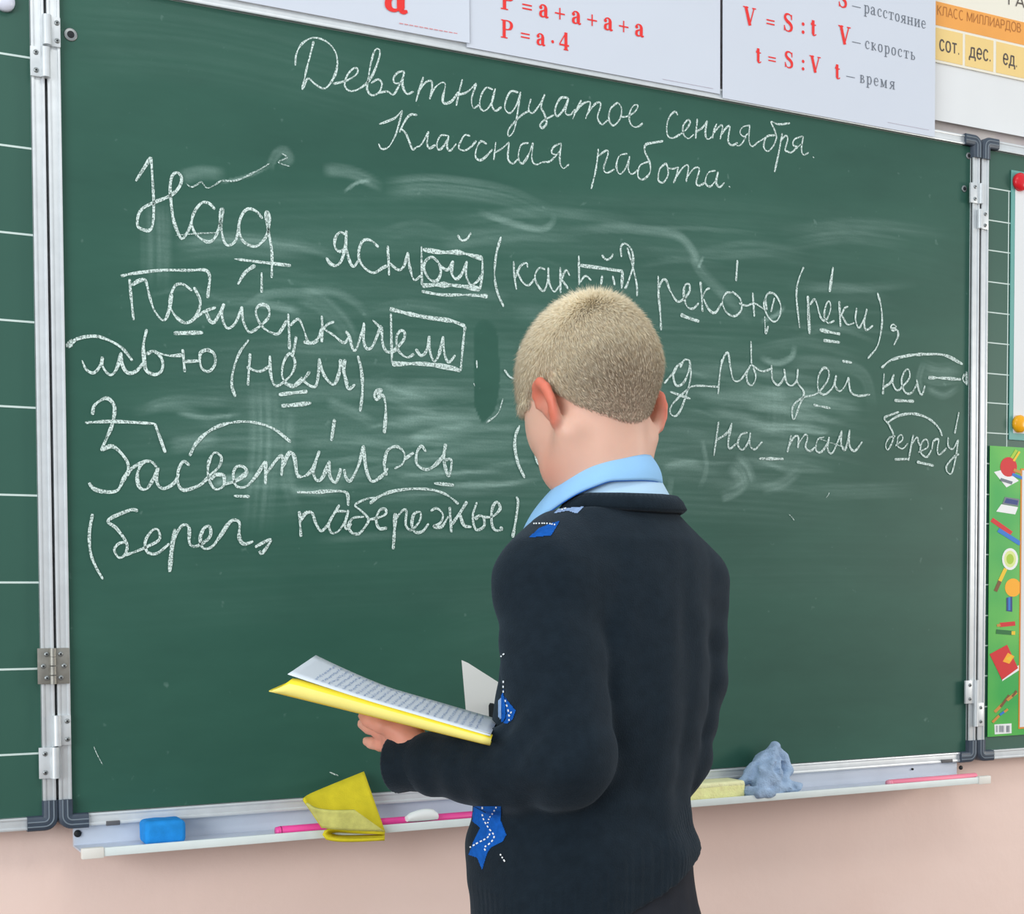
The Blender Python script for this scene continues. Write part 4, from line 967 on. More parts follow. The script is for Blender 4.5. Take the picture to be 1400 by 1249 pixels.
def relax(V, Q, it=2, w=.5):
    for _ in range(it):
        acc = np.zeros_like(V); n = np.zeros(len(V))
        for a, b in ((0, 1), (1, 2), (2, 3), (3, 0)):
            for i, j in ((a, b), (b, a)): np.add.at(acc, Q[:, i], V[Q[:, j]]); np.add.at(n, Q[:, i], 1)
        V = V * (1 - w) + w * acc / np.maximum(n, 1)[:, None]
    return V
def normals(V, Q):
    N = np.zeros_like(V); fn = np.cross(V[Q[:, 2]] - V[Q[:, 0]], V[Q[:, 3]] - V[Q[:, 1]])
    for i in range(4): np.add.at(N, Q[:, i], fn)
    return N / (np.linalg.norm(N, axis=1)[:, None] + 1e-12)
def wob(P, f, seed, n=5):
    r = np.random.RandomState(seed); o = np.zeros(len(P))
    for _ in range(n): o += np.sin(P @ (r.randn(3) * f) + r.rand() * 6.28)
    return o / n

# ------------------------------------------------------------------ the pupil
A = atd
root_xy = A(805, 1190, 1.62)
boy = thing('person', (root_xy[0], root_xy[1], 0), 'boy in a dark argyle sweater and blue collar, back turned, reading from a yellow notebook', 'person')
UP = np.array([0, 0, 1.])
def frame_yaw(deg):
    t = math.radians(deg); f = np.array([-math.sin(t), math.cos(t), 0]); return np.array([f[1], -f[0], 0]), f
tr, tf = frame_yaw(6)                                     # torso right / forward
hr, hf0 = frame_yaw(4); th = math.radians(42)
hu = UP * math.cos(th) + hf0 * math.sin(th); hf = hf0 * math.cos(th) - UP * math.sin(th)
HM = np.stack([hr, hf, hu], 1)                            # head axes: right, forward, up
HC = A(818, 562, 1.64)                                    # midpoint between the ears
hp = lambda x, y, z: HC + HM @ np.array([x, y, z])
def hlocal(P): return (P - HC) @ HM

# torso sections: image row, image column, half width in px, depth, front-back ratio
ROWS = [(672, 848, 54, 1.635, .95), (690, 848, 62, 1.635, .92), (712, 845, 82, 1.63, .80), (740, 841, 110, 1.625, .72), (780, 838, 124, 1.62, .70), (830, 834, 131, 1.62, .72),
        (900, 829, 137, 1.62, .74), (960, 823, 141, 1.62, .76), (1020, 812, 139, 1.62, .78), (1070, 802, 137, 1.62, .78), (1100, 798, 136, 1.62, .78), (1130, 799, 144, 1.62, .78), (1165, 801, 152, 1.62, .78), (1200, 801, 153, 1.62, .78), (1260, 803, 152, 1.62, .78), (1330, 806, 150, 1.62, .78)]
TZ, TC, TA, TB = [], [], [], []
for py, cx, hw, d, ra in ROWS:
    c = A(cx, py, d); m_ = hw * d / F; al = math.radians(27.25 + 2.5 + 6); a_ = m_ / math.sqrt(math.cos(al)**2 + (ra * math.sin(al))**2)
    TZ.append(c[2]); TC.append(c[:2]); TA.append(a_); TB.append(a_ * ra)
o_ = np.argsort(TZ); TZ = np.array(TZ)[o_]; TC = np.array(TC)[o_]; TA = np.array(TA)[o_]; TB = np.array(TB)[o_]
def torso(shrink=0., zlo=-9, zhi=9, crease=False):
    def fn(P):
        z = P[:, 2]; cx = np.interp(z, TZ, TC[:, 0]); cy = np.interp(z, TZ, TC[:, 1]); a = np.interp(z, TZ, TA) - shrink; b = np.interp(z, TZ, TB) - shrink
        qx, qy = P[:, 0] - cx, P[:, 1] - cy; u = (qx * tr[0] + qy * tr[1]) / a; v = (qx * tf[0] + qy * tf[1]) / b
        e = 2.3; g = (np.abs(u)**e + np.abs(v)**e)**(1 / e); d = (g - 1) * np.minimum(a, b)
        if crease:
            ph = np.degrees(np.arctan2(u, -v))                   # 0 at the spine, + to the right
            zz = (z - ZB)
            p0 = 24 + 60 * np.clip(.18 - zz, 0, .2)
            d = d + .0045 * np.exp(-((ph - p0) / 9)**2) * np.clip((.33 - zz) / .1, 0, 1) * np.clip((zz + .02) / .08, 0, 1)
            d = d - .003 * np.exp(-((ph - p0 + 18) / 10)**2) * np.clip((.3 - zz) / .1, 0, 1)
            d = d + .003 * np.exp(-((ph + 38 - 30 * zz) / 8)**2) * np.clip((.32 - zz) / .1, 0, 1) * np.clip((zz - .02) / .1, 0, 1)
            # soft bagging above the ribbed hem
            d = d - .004 * np.sin(np.clip((zz + .06) / .16, 0, 1) * math.pi) * (1 + .5 * np.sin(np.radians(ph) * 3 + 1))
        return np.maximum(d, np.maximum(z - zhi, zlo - z))
    return fn
TCEN = np.array([*TC.mean(0), TZ.mean()])

SL, EL, WL = A(750, 800, 1.555), A(776, 1036, 1.50), A(588, 1043, 1.575)      # left shoulder, elbow, wrist
SR, ER, WR = A(934, 802, 1.69), A(916, 1040, 1.665), A(762, 1006, 1.83)
NB = A(846, 700, 1.63)                                                           # neck base

# --- body: one continuous skin
bf = Field()
bf.put(torso(.018, ZB - .16, ZB + .345), TCEN, .6, .02)
bf.cone(A(842, 700, 1.635), A(830, 640, 1.64), .041, .0425, .02)                              # neck
bf.cone(A(830, 640, 1.64), hp(0, -.012, -.005), .0425, .050, .02)
bf.ell(hp(0, -.012, .046), (.0665, .087, .074), HM, .015)                     # cranium
bf.ell(hp(0, -.045, .025), (.059, .052, .056), HM, .02)                        # occiput
bf.ell(hp(0, .040, .015), (.062, .055, .056), HM, .02)                         # forehead
bf.ell(hp(0, .040, -.035), (.056, .052, .048), HM, .02)                        # jaw block
for s in (-1, 1):
    bf.ell(hp(s * .031, .058, -.030), (.024, .028, .030), HM, .015)            # cheek
    bf.cone(hp(s * .050, .005, -.032), hp(s * .018, .078, -.074), .016, .014, .02)   # jaw line
    bf.ell(hp(s * .032, .098, .006), (.017, .012, .011), HM, .008, 's')         # eye socket
    bf.ell(hp(s * .030, .0715, .005), (.0135, .0125, .012), HM, .004)             # eyelid
bf.ell(hp(0, .082, -.076), (.020, .016, .015), HM, .015)                       # chin
bf.cone(hp(0, .093, .004), hp(0, .106, -.022), .007, .0095, .008)              # nose
for s in (-1, 1): bf.ell(hp(s * .009, .101, -.024), (.007, .008, .006), HM, .005)
bf.ell(hp(0, .094, -.046), (.018, .008, .0045), HM, .004); bf.ell(hp(0, .093, -.054), (.015, .008, .005), HM, .004)   # lips
def ear(s):
    # pinna: a tilted dish with a rolled rim, lobe and tragus; it stands out from the skull towards the back
    e = lambda y, z, o=0.: hp(s * (.0640 + o * .8), y * .88 - .002, z * .84 - .003)
    rim = [e(.010, .006, .000), e(.013, .020, .005), e(.006, .031, .009), e(-.006, .034, .013), e(-.018, .027, .017), e(-.023, .012, .017), e(-.019, -.004, .014), e(-.010, -.017, .009), e(-.002, -.026, .004), e(.004, -.024, .001), e(.006, -.016, -.001)]
    bf.chain(rim, [.0036, .0042, .0045, .0046, .0048, .0046, .0044, .0048, .0060, .0056, .004], .004)
    M = np.stack([(HM @ np.array([s * .92, .38, 0])), (HM @ np.array([-s * .38, .92, 0])), hu], 1)
    bf.ell(e(-.006, .006, .009), (.0042, .019, .029), M, .006)
    bf.ell(e(-.004, .004, .0155), (.006, .0085, .012), M, .004, 's')
    bf.ell(e(.007, -.002, .001), (.006, .005, .008), HM, .005)
ear(-1); ear(1)
# arms and hands
bf.cone(A(838, 745, 1.62), SL, .034, .036, .02); bf.cone(A(852, 745, 1.64), SR, .034, .036, .02)
bf.cone(SL, EL, .040, .032, .02); bf.cone(EL, WL, .031, .022, .015)
bf.cone(SR, ER, .040, .032, .02); bf.cone(ER, WR, .031, .022, .015)
# left hand, palm up under the notebook
w0 = A(564, 1027, 1.588)
bf.cone(WL, w0, .022, .0195, .012)
pk = A(541, 1001, 1.61)
side = (A(560, 990, 1.575) - A(520, 1003, 1.645)); palm_dir = pk - w0; palm_dir /= np.linalg.norm(palm_dir)
side -= palm_dir * (side @ palm_dir); side /= np.linalg.norm(side)
for t_, r_ in ((-.022, .013), (-.008, .0145), (.008, .0145), (.022, .0135)): bf.cone(w0 + side * t_ * .35, pk + side * t_, .016, r_, .012)
bf.ell((w0 + pk) / 2, (.026, .026, .017), np.stack([side, palm_dir, np.cross(side, palm_dir)], 1), .012)
def finger(base, d1, d2, d3, L, r):
    P = [base]; 
    for d, l in zip((d1, d2, d3), (L * .45, L * .31, L * .24)):
        d = np.array(d) / np.linalg.norm(d); P.append(P[-1] + d * l)
    bf.chain(P, [r, r * .95, r * .88, r * .74], .006)
    return P
fwd_l = A(494, 984, 1.655) - pk; fwd_l /= np.linalg.norm(fwd_l)
for t_, L, r, sp in ((-.024, .050, .0078, -.22), (-.008, .058, .0082, -.07), (.009, .055, .0082, .07), (.024, .045, .0074, .2)):
    d = fwd_l + side * sp * 1.0
    finger(pk + side * t_ + palm_dir * .006, d, d + UP * .05, d + UP * .14, L, r)
tb = A(548, 1002, 1.580)
finger(tb, A(526, 993, 1.582) - tb, A(510, 986, 1.59) - A(526, 993, 1.582), A(502, 980, 1.60) - A(510, 986, 1.59), .052, .0095)
# right hand, pinching the white card in front of the chest
w1 = A(748, 1002, 1.845); bf.cone(WR, w1, .022, .0195, .012)
k1 = A(728, 990, 1.875); pd = k1 - w1; pd /= np.linalg.norm(pd)
sd_ = UP * .8 + RR * .3; sd_ -= pd * (sd_ @ pd); sd_ /= np.linalg.norm(sd_)
for t_, r_ in ((-.022, .012), (-.008, .0135), (.008, .0135), (.022, .0125)): bf.cone(w1 + sd_ * t_ * .35, k1 + sd_ * t_, .015, r_, .012)
lf = -RR
for t_, L, r in ((-.023, .044, .0074), (-.008, .050, .008), (.008, .052, .008), (.023, .047, .0076)):
    b_ = k1 + sd_ * t_ + pd * .004; finger(b_, pd * .9 + lf * .5, lf - FW * .25, lf * .6 - FW * .8, L * .9, r)
t1 = w1 + pd * .018 + sd_ * .018 - FW * .012
finger(t1, lf * .6 + pd * .4 + UP * .4, lf * .9 + UP * .1 - FW * .05, lf + FW * .0, .05, .009)
# hips and legs
FLOOR_Z = 0
hip = np.array([root_xy[0], root_xy[1], ZB - .12])
legs = []
for s in (-1, 1):
    h0 = hip + tr * s * .060; kn = hip + tr * s * .064 + tf * .012; kn[2] = .33; an = hip + tr * s * .066 - tf * .012; an[2] = .075
    legs.append((h0, kn, an)); bf.chain([h0, kn, an], [.058, .040, .027], .02)
    bf.cone(an + np.array([0, 0, -.035]), an + tf * .085 + np.array([0, 0, -.048]), .024, .018, .015)
lo = np.array([.18, -.62, .0]); hi = np.array([.82, .02, 1.36])
Vb, Qb = nets(bf, lo, hi, .0034)
Vb = relax(Vb, Qb, 1, .4)

# skin tone by place: ears flushed, cheeks and knuckles warmer
def skin_mat():
    m = bpy.data.materials.new('skin'); m.use_nodes = True; nt = m.node_tree; b = nt.nodes['Principled BSDF']; L = nt.links.new
    at = nd(nt, 'ShaderNodeAttribute'); at.attribute_name = 'flush'
    r = nd(nt, 'ShaderNodeValToRGB'); e = r.color_ramp.elements; e[0].color = srgb(232, 186, 164); e[1].color = srgb(228, 112, 86)
    n = e.new(.35); n.color = srgb(226, 158, 136); L(at.outputs['Fac'], r.inputs[0])
    tc = nd(nt, 'ShaderNodeTexCoord'); nz = nd(nt, 'ShaderNodeTexNoise'); nz.inputs['Scale'].default_value = 40; nz.inputs['Detail'].default_value = 4; L(tc.outputs['Object'], nz.inputs['Vector'])
    mx = nd(nt, 'ShaderNodeMixRGB', blend_type='MULTIPLY'); mx.inputs[0].default_value = .12; L(r.outputs[0], mx.inputs[1]); L(nz.outputs[0], mx.inputs[2]); L(mx.outputs[0], b.inputs['Base Color'])
    b.inputs['Roughness'].default_value = .5; b.inputs['Specular IOR Level'].default_value = .35
    b.inputs['Subsurface Weight'].default_value = .18; b.inputs['Subsurface Radius'].default_value = (1, .35, .2); b.inputs['Subsurface Scale'].default_value = .008
    return m
HL = hlocal(Vb)
earw = np.clip((np.abs(HL[:, 0]) - .0645) / .010, 0, 1) * (np.abs(HL[:, 1] + .003) < .04) * (HL[:, 2] < .028) * (HL[:, 2] > -.045)
flush = .8 * earw
chk = np.exp(-(((np.abs(HL[:, 0]) - .05) / .02)**2 + ((HL[:, 1] - .055) / .03)**2 + ((HL[:, 2] + .04) / .03)**2)); flush = np.maximum(flush, .30 * chk)
for c_ in (w0, pk, w1, k1): flush = np.maximum(flush, .38 * np.clip(1.6 - np.linalg.norm(Vb - c_, axis=1) / .06, 0, 1))
lips = np.exp(-((HL[:, 0] / .02)**2 + ((HL[:, 1] - .1) / .012)**2 + ((HL[:, 2] + .05) / .007)**2)); flush = np.maximum(flush, .6 * lips)
body = mesh_obj('body', Vb, Qb, skin_mat(), boy)
body.data.attributes.new('flush', 'FLOAT', 'POINT').data.foreach_set('value', flush.astype(np.float32))
for s in (-1, 1):
    bm = bmesh.new(); bmesh.ops.create_uvsphere(bm, u_segments=20, v_segments=14, radius=.0118); c = hp(s * .030, .0715, .005)
    m = MB(); m.bm(bm, Matrix.Translation(Vector(c)))
    m.mat = 1; m.disc(c + hf * .0108, .005, hf, .0008, 16, .0005)
    m.out('eye', [mat('eye_white', srgb(236, 232, 226), .2), mat('iris_blue', srgb(70, 96, 120), .2)], boy)
    # brow
    m = MB(); m.tube([hp(s * .014, .0945, .020), hp(s * .026, .0915, .0245), hp(s * .040, .0815, .021)], [.002, .0026, .0012], 8); m.out('eyebrow', mat('brow_hair', srgb(176, 152, 120), .8), boy)

# --- hair: short crop, longer on top, clipped close at the nape
Nb = normals(Vb, Qb)
LNX = [-.11, -.085, -.06, -.04, -.025, -.005, .012, .028, .045, .058, .07, .085]
LNZ = [-.098, -.098, -.094, -.078, -.030, .034, .040, .034, .047, .061, .065, .067]
def hair_len(q):
    """strand length for head-local points; 0 where no hair grows"""
    x, y, z = q[..., 0], q[..., 1], q[..., 2]
    line = np.interp(y, LNX, LNZ)
    #[-.11, -.085, -.06, -.04, -.025, -.005, .012, .028, .045, .058, .07, .085], [-.098, -.098, -.094, -.078, -.030, .034, .040, .034, .047, .061, .065, .067])
    up_ = z - line
    L = np.where(up_ > 0, .0070 + .0080 * np.clip((z + .04) / .06, 0, 1) + .004 * np.clip((z - .045) / .05, 0, 1) + .004 * np.clip((y - .02) / .04, 0, 1), 0)
    L = np.where(y > .098, 0, L)
    L = L * np.clip(.4 + up_ / .03, .4, 1)
    return np.where(np.abs(x) > .082, 0, L)
fc = Vb[Qb].mean(1); fl = hlocal(fc); fn_ = np.cross(Vb[Qb[:, 2]] - Vb[Qb[:, 0]], Vb[Qb[:, 3]] - Vb[Qb[:, 1]]); fa = np.linalg.norm(fn_, axis=1) / 2; fn_ /= (2 * fa)[:, None] + 1e-12
near = np.linalg.norm(fl - np.array([0, -.01, .03]), axis=1) < .14
hl_ = np.where(near, hair_len(fl), 0)
iear = (np.abs(fl[:, 0]) > .0655) & (np.abs(fl[:, 1] + .004) < .03) & (fl[:, 2] < .036); hl_[iear] = 0
ok = np.where(hl_ > 0)[0]
r = np.random.RandomState(3); NS = 90000
pk_ = r.choice(ok, NS, p=fa[ok] / fa[ok].sum())
pk_ = pk_[r.rand(NS) < np.clip(.12 + (fl[pk_, 2] - np.interp(fl[pk_, 1], LNX, LNZ)) / .026, .1, 1)]; NS = len(pk_)
w4 = r.dirichlet((1, 1, 1, 1), NS); root = (Vb[Qb[pk_]] * w4[:, :, None]).sum(1); nrm = fn_[pk_]; ql = hlocal(root); ln_ = hair_len(ql) * (.75 + .5 * r.rand(NS))
# growth direction in head space: whorl at the crown, forward over the top, down the sides and nape
cw = np.array([.012, -.062, .105]); rel = ql - cw
flow = np.stack([rel[:, 0] * .8, rel[:, 1] * 1.0 + .01, rel[:, 2]], 1); flow /= np.linalg.norm(flow, axis=1)[:, None] + 1e-9
dn = np.clip((.075 - ql[:, 2]) / .05, 0, 1)[:, None]; flow = flow * (1 - dn) + dn * np.array([0, -.12, -1.0])
fr = np.clip((ql[:, 1] - .06) / .03, 0, 1)[:, None] * (1 - dn * .6); flow = flow + fr * np.array([0, .5, -.6])
nl = nrm @ HM
lift = (.24 + .40 * np.clip((ql[:, 2] - .045) / .05, 0, 1) + .3 * np.exp(-(np.linalg.norm(ql - cw, axis=1) / .022)**2))[:, None]
d0 = flow - (flow * nl).sum(1)[:, None] * nl; d0 /= np.linalg.norm(d0, axis=1)[:, None] + 1e-9
cl = np.sin(ql @ np.array([160, 90, 70.])) [:, None] * .03
d0 = d0 + np.cross(nl, d0) * cl + r.randn(NS, 3) * (.10 + .7 * np.exp(-(np.linalg.norm(ql - cw, axis=1) / .018)**2))[:, None]
dirL = d0 * (1 - lift * .55) + nl * lift; dirL /= np.linalg.norm(dirL, axis=1)[:, None]
dirE = d0 * .95 + nl * (lift - .12); dirE /= np.linalg.norm(dirE, axis=1)[:, None]
dw = dirL @ HM.T; de = dirE @ HM.T
base = root - nrm * .0008; mid = base + dw * (ln_ * .55)[:, None]; tip = mid + de * (ln_ * .5)[:, None]
sx = np.cross(dw, r.randn(NS, 3)); sx /= np.linalg.norm(sx, axis=1)[:, None]; sy = np.cross(dw, sx)
rad = .00030
HVv = np.zeros((NS, 7, 3))
for k in range(3):
    a = 2 * math.pi * k / 3; off = sx * math.cos(a) + sy * math.sin(a); HVv[:, k] = base + off * rad * 1.15; HVv[:, 3 + k] = mid + off * rad
HVv[:, 6] = tip
tri = []
for k in range(3): j = (k + 1) % 3; tri += [(k, j, 3 + j), (k, 3 + j, 3 + k), (3 + k, 3 + j, 6)]
HF = (np.arange(NS)[:, None, None] * 7 + np.array(tri)[None]).reshape(-1, 3)
# downy under-layer hugging the scalp so the parting never shows bare
sel = (hl_ > .0045) & (fl[:, 2] - np.interp(fl[:, 1], LNX, LNZ) > .012); sq = Qb[sel]; uv_ = np.unique(sq); mp_ = np.full(len(Vb), -1); mp_[uv_] = np.arange(len(uv_))
UL = hair_len(hlocal(Vb[uv_])); UV = Vb[uv_] + Nb[uv_] * np.clip(UL * .05, .0002, .0007)[:, None]
def hair_mat(under):
    m = bpy.data.materials.new('blond_hair_down' if under else 'blond_hair'); m.use_nodes = True; nt = m.node_tree; b = nt.nodes['Principled BSDF']; L = nt.links.new
    tc = nd(nt, 'ShaderNodeTexCoord'); n = nd(nt, 'ShaderNodeTexNoise'); n.inputs['Scale'].default_value = 260 if not under else 320; n.inputs['Detail'].default_value = 4; L(tc.outputs['Object'], n.inputs['Vector'])
    rr = nd(nt, 'ShaderNodeValToRGB'); rr.color_ramp.elements[0].position = .3; rr.color_ramp.elements[1].position = .7
    at = nd(nt, 'ShaderNodeAttribute'); at.attribute_name = 'strand'
    c0, c1 = ((222, 200, 172), (236, 218, 190)) if under else ((240, 221, 184), (255, 247, 222))
    rr.color_ramp.elements[0].color = srgb(*c0); rr.color_ramp.elements[1].color = srgb(*c1); L(n.outputs[0], rr.inputs[0])
    c2 = srgb(198, 170, 148) if under else srgb(200, 180, 158)  # light on the crown painted in: long strands near white, short ones darker
    mx = nd(nt, 'ShaderNodeMixRGB'); L(at.outputs['Fac'], mx.inputs[0]); mx.inputs[1].default_value = c2; L(rr.outputs[0], mx.inputs[2]); L(mx.outputs[0], b.inputs['Base Color'])
    b.inputs['Roughness'].default_value = .45; b.inputs['Specular IOR Level'].default_value = .4
    return m
strand = np.clip((ln_ - .006) / .012, 0, 1); strandU = np.clip((UL - .006) / .012, 0, 1)
hair = mesh_obj('hair', np.vstack([HVv.reshape(-1, 3), UV]), HF.tolist() + (mp_[sq] + NS * 7).tolist(), [hair_mat(False), hair_mat(True)], boy, True, np.r_[np.zeros(len(HF)), np.ones(len(sq))])
hair.data.attributes.new('strand', 'FLOAT', 'POINT').data.foreach_set('value', np.r_[np.repeat(strand, 7), strandU].astype(np.float32))

# --- sweater
def knit_mat():
    m = bpy.data.materials.new('navy_knit'); m.use_nodes = True; nt = m.node_tree; b = nt.nodes['Principled BSDF']; L = nt.links.new
    b.inputs['Roughness'].default_value = .9; b.inputs['Specular IOR Level'].default_value = .12
    b.inputs['Sheen Weight'].default_value = .12; b.inputs['Sheen Roughness'].default_value = .5; b.inputs['Sheen Tint'].default_value = (.55, .7, .85, 1)
    tc = nd(nt, 'ShaderNodeTexCoord'); n = nd(nt, 'ShaderNodeTexNoise'); n.inputs['Scale'].default_value = 90; n.inputs['Detail'].default_value = 6; L(tc.outputs['Object'], n.inputs['Vector'])
    r = nd(nt, 'ShaderNodeValToRGB'); r.color_ramp.elements[0].position = .3; r.color_ramp.elements[1].position = .75
    r.color_ramp.elements[0].color = srgb(22, 32, 40); r.color_ramp.elements[1].color = srgb(27, 38, 47); L(n.outputs[0], r.inputs[0]); L(r.outputs[0], b.inputs['Base Color'])
    n2 = nd(nt, 'ShaderNodeTexNoise'); n2.inputs['Scale'].default_value = 700; L(tc.outputs['Object'], n2.inputs['Vector'])
    at = nd(nt, 'ShaderNodeAttribute'); at.attribute_name = 'rib'
    ad = nd(nt, 'ShaderNodeMath', operation='ADD'); L(n2.outputs[0], ad.inputs[0]); L(at.outputs['Fac'], ad.inputs[1])
    bp = nd(nt, 'ShaderNodeBump'); bp.inputs['Strength'].default_value = .5; bp.inputs['Distance'].default_value = .0016; L(ad.outputs[0], bp.inputs['Height']); L(bp.outputs[0], b.inputs['Normal'])
    return m
KNIT = knit_mat()
sf = Field()
sf.put(torso(0, -9, ZB + .372, True), TCEN, .6, .02)
NL, NR = A(794, 750, 1.60), A(893, 749, 1.665)
sf.cone(NL, SL, .044, .054, .03); sf.cone(NR, SR, .041, .053, .03)
sf.cone(A(768, 739, 1.665), SL, .041, .052, .03)
ML = (SL + EL) / 2 + A(757, 918, 1.53) - A(763, 918, 1.53)
sf.chain([SL, ML, EL], [.0545, .0555, .049], .007)
CL = A(577, 1042, 1.58)
sf.chain([EL, (EL * .5 + WL * .5) - UP * .009, CL], [.049, .043, .0325], .014)
MR = (SR + ER) / 2 + tr * .010
sf.chain([SR, MR, ER], [.052, .051, .043], .008)
CR = A(755, 1004, 1.838)
sf.chain([ER, (ER + WR) / 2, CR], [.043, .040, .033], .014)
# folds: bunching inside the elbow and at the armpit
def folds(P, D):
    for S_, E_, W_ in ((SL, EL, CL), (SR, ER, CR)):
        d1 = E_ - S_; d2 = W_ - E_; l1 = np.linalg.norm(d1); l2 = np.linalg.norm(d2); d1 = d1 / l1; d2 = d2 / l2
        ins = -d1 + d2; ins /= np.linalg.norm(ins)
        q = P - E_; nr_ = np.exp(-(np.linalg.norm(q - ins * .02, axis=1) / .055)**2)
        ang = q @ d1 * .8 - q @ d2 * .9
        D = D + .0042 * nr_ * np.sin(ang * 150 + 2.2 * wob(P, 25, 4))
        t = P - S_; na = np.exp(-(np.linalg.norm(t + UP * .06, axis=1) / .07)**2)
        D = D + .0018 * na * np.sin((t @ UP + .6 * (t @ tr)) * 140 + 2 * wob(P, 22, 8))
        t2 = P - W_; nc = np.exp(-(np.linalg.norm(t2, axis=1) / .075)**2)
        D = D + .002 * nc * np.sin((t2 @ d2) * 170 + 2 * wob(P, 20, 15))
    zz = P[:, 2] - ZB
    D = D + .0016 * np.exp(-((zz - .03) / .05)**2) * np.sin(zz * 130 + 2.4 * wob(P, 14, 21))
    return D + .0012 * wob(P, 42, 2) + .0010 * wob(P, 75, 12)
sf.post.append(folds)
# the hem rides up at the right; cuffs and neck are cut open
hem_c = A(801, 1206, 1.62); hz = hem_c[2]
hem_n = UP + tr * -.40 + tf * -.10; hem_n /= np.linalg.norm(hem_n)
def hem(P, D): return np.maximum(D, -((P - hem_c) @ hem_n))
sf.post.append(hem)
n0, n1, n2 = A(925, 694, 1.655), A(848, 690, 1.58), A(772, 704, 1.69)
ncut = np.cross(n1 - n0, n2 - n0); ncut /= np.linalg.norm(ncut); ncut = ncut if ncut[2] > 0 else -ncut
def neckcut(P, D):
    q = P - A(848, 690, 1.64); rr_ = np.hypot(q @ tr, q @ tf)
    return np.maximum(D, np.where(rr_ < .085, (P - n0) @ ncut, -1))
sf.post.append(neckcut)
dcl = CL - WL; dcl /= np.linalg.norm(dcl); dcr = CR - WR; dcr /= np.linalg.norm(dcr)
lo = np.array([.20, -.64, ZB - .16]); hi = np.array([.80, .0, ZB + .42])
Vs, Qs = nets(sf, lo, hi, .0042)
Vs = relax(Vs, Qs, 2, .5)
sweater = mesh_obj('sweater', Vs, Qs, KNIT, boy)
phi = np.arctan2((Vs - TCEN) @ tr, -((Vs - TCEN) @ tf)); hd = (Vs - hem_c) @ hem_n
ribw = np.clip((.062 - hd) / .006, 0, 1)
rib = .9 * ribw * (np.sin(phi * 105) * .5 + .5)
sweater.data.attributes.new('rib', 'FLOAT', 'POINT').data.foreach_set('value', rib.astype(np.float32))
bvh = BVHTree.FromPolygons(Vs.tolist(), Qs.tolist())
O_ = Vector(CAM)
def hit(x, y, lift=.0008):
    loc, nrm_, _, _ = bvh.ray_cast(O_, Vector(ray(x, y)).normalized(), 4)
    return None if loc is None else np.array(loc) + np.array(nrm_) * lift
def inside(P, poly):
    x, y = P[:, 0], P[:, 1]; c = np.zeros(len(P), bool); n = len(poly)
    for i in range(n):
        (x0, y0), (x1, y1) = poly[i], poly[i - 1]
        c ^= ((y0 > y) != (y1 > y)) & (x < (x1 - x0) * (y - y0) / (y1 - y0 + 1e-12) + x0)
    return c
def patch(name, poly, material, st=1.0):
    poly = np.array(poly, float); x0, y0 = poly.min(0) - 2; x1_, y1_ = poly.max(0) + 2
    xs = np.arange(x0, x1_, st); ys = np.arange(y0, y1_, st); nx, ny = len(xs), len(ys)
    G = np.array([(x, y) for y in ys for x in xs]); ins = inside(G, poly)
    V = {}; 
    def vid(i):
        if i not in V:
            p = hit(*G[i]); V[i] = None if p is None else (len([1 for q in V.values() if q is not None]), p)
        return V[i]
    Fs = []; cnt = 0; pts = []; ids = {}
    for j in range(ny - 1):
        for i in range(nx - 1):
            q = [j * nx + i, (j + 1) * nx + i, (j + 1) * nx + i + 1, j * nx + i + 1]
            if sum(ins[k] for k in q) < 3: continue
            f = []
            for k in q:
                if k not in ids:
                    p = hit(*G[k]); ids[k] = -1 if p is None else len(pts)
                    if p is not None: pts.append(p)
                f.append(ids[k])
            if min(f) < 0: continue
            c = [pts[k] for k in f]
            if max(np.linalg.norm(c[a] - c[b]) for a, b in ((0, 2), (1, 3))) > .02: continue
            Fs.append(f)
    if Fs: return mesh_obj(name, pts, Fs, material, sweater)
BLUE = mat('knit_blue', srgb(24, 92, 180), .9, 0, .1, .15, 160, .4, 700)
PALE = mat('knit_pale_blue', srgb(150, 178, 218), .9, 0, .1, .12, 160, .4, 700)
WHITE_T = mat('knit_white', srgb(236, 242, 244), .9, 0, .1)
patch('argyle_diamond', [(757, 703), (765, 694), (775, 688), (790, 685), (806, 687), (797, 694), (789, 703), (776, 699)], PALE)
patch('argyle_diamond', [(722, 736), (738, 722), (752, 716), (766, 712), (757, 727), (753, 733)], BLUE)
patch('argyle_diamond', [(686, 951), (690, 940), (691, 952), (699, 962), (706, 971), (702, 983), (693, 990), (686, 987)], BLUE)
patch('argyle_diamond', [(682, 958), (686, 953), (688, 975), (685, 984), (682, 979)], PALE)
patch('argyle_diamond', [(648, 1100), (685, 1101), (686, 1122), (693, 1141), (688, 1150), (672, 1158), (667, 1166), (660, 1190), (653, 1172), (641, 1168), (647, 1152), (657, 1131), (646, 1122)], BLUE)
def dashes(path, n, w=1.9):
    L = smooth_line(path, 1.0); k = len(L) / n; m = MB()
    for i in range(n):
        a = L[int(i * k)]; b = L[min(len(L) - 1, int(i * k + k * .55))]; d = b - a; d = d / (np.linalg.norm(d) + 1e-9); q = np.array([-d[1], d[0]]) * w / 2
        c = [hit(*(p_), lift=.0016) for p_ in (a - q, b - q, b + q, a + q)]
        if all(p_ is not None for p_ in c) and np.linalg.norm(c[0] - c[2]) < .02: m.add(c, [[0, 1, 2, 3]])
    if m.v: m.out('argyle_stitch', WHITE_T, sweater, False, False)
dashes([(768, 698), (785, 693), (806, 688)], 9); dashes([(730, 717), (748, 717), (760, 719)], 9)
dashes([(683, 905), (687, 897), (692, 893)], 4); dashes([(690, 930), (690, 945), (693, 958), (697, 972), (698, 988)], 9); dashes([(701, 972), (697, 980)], 2)
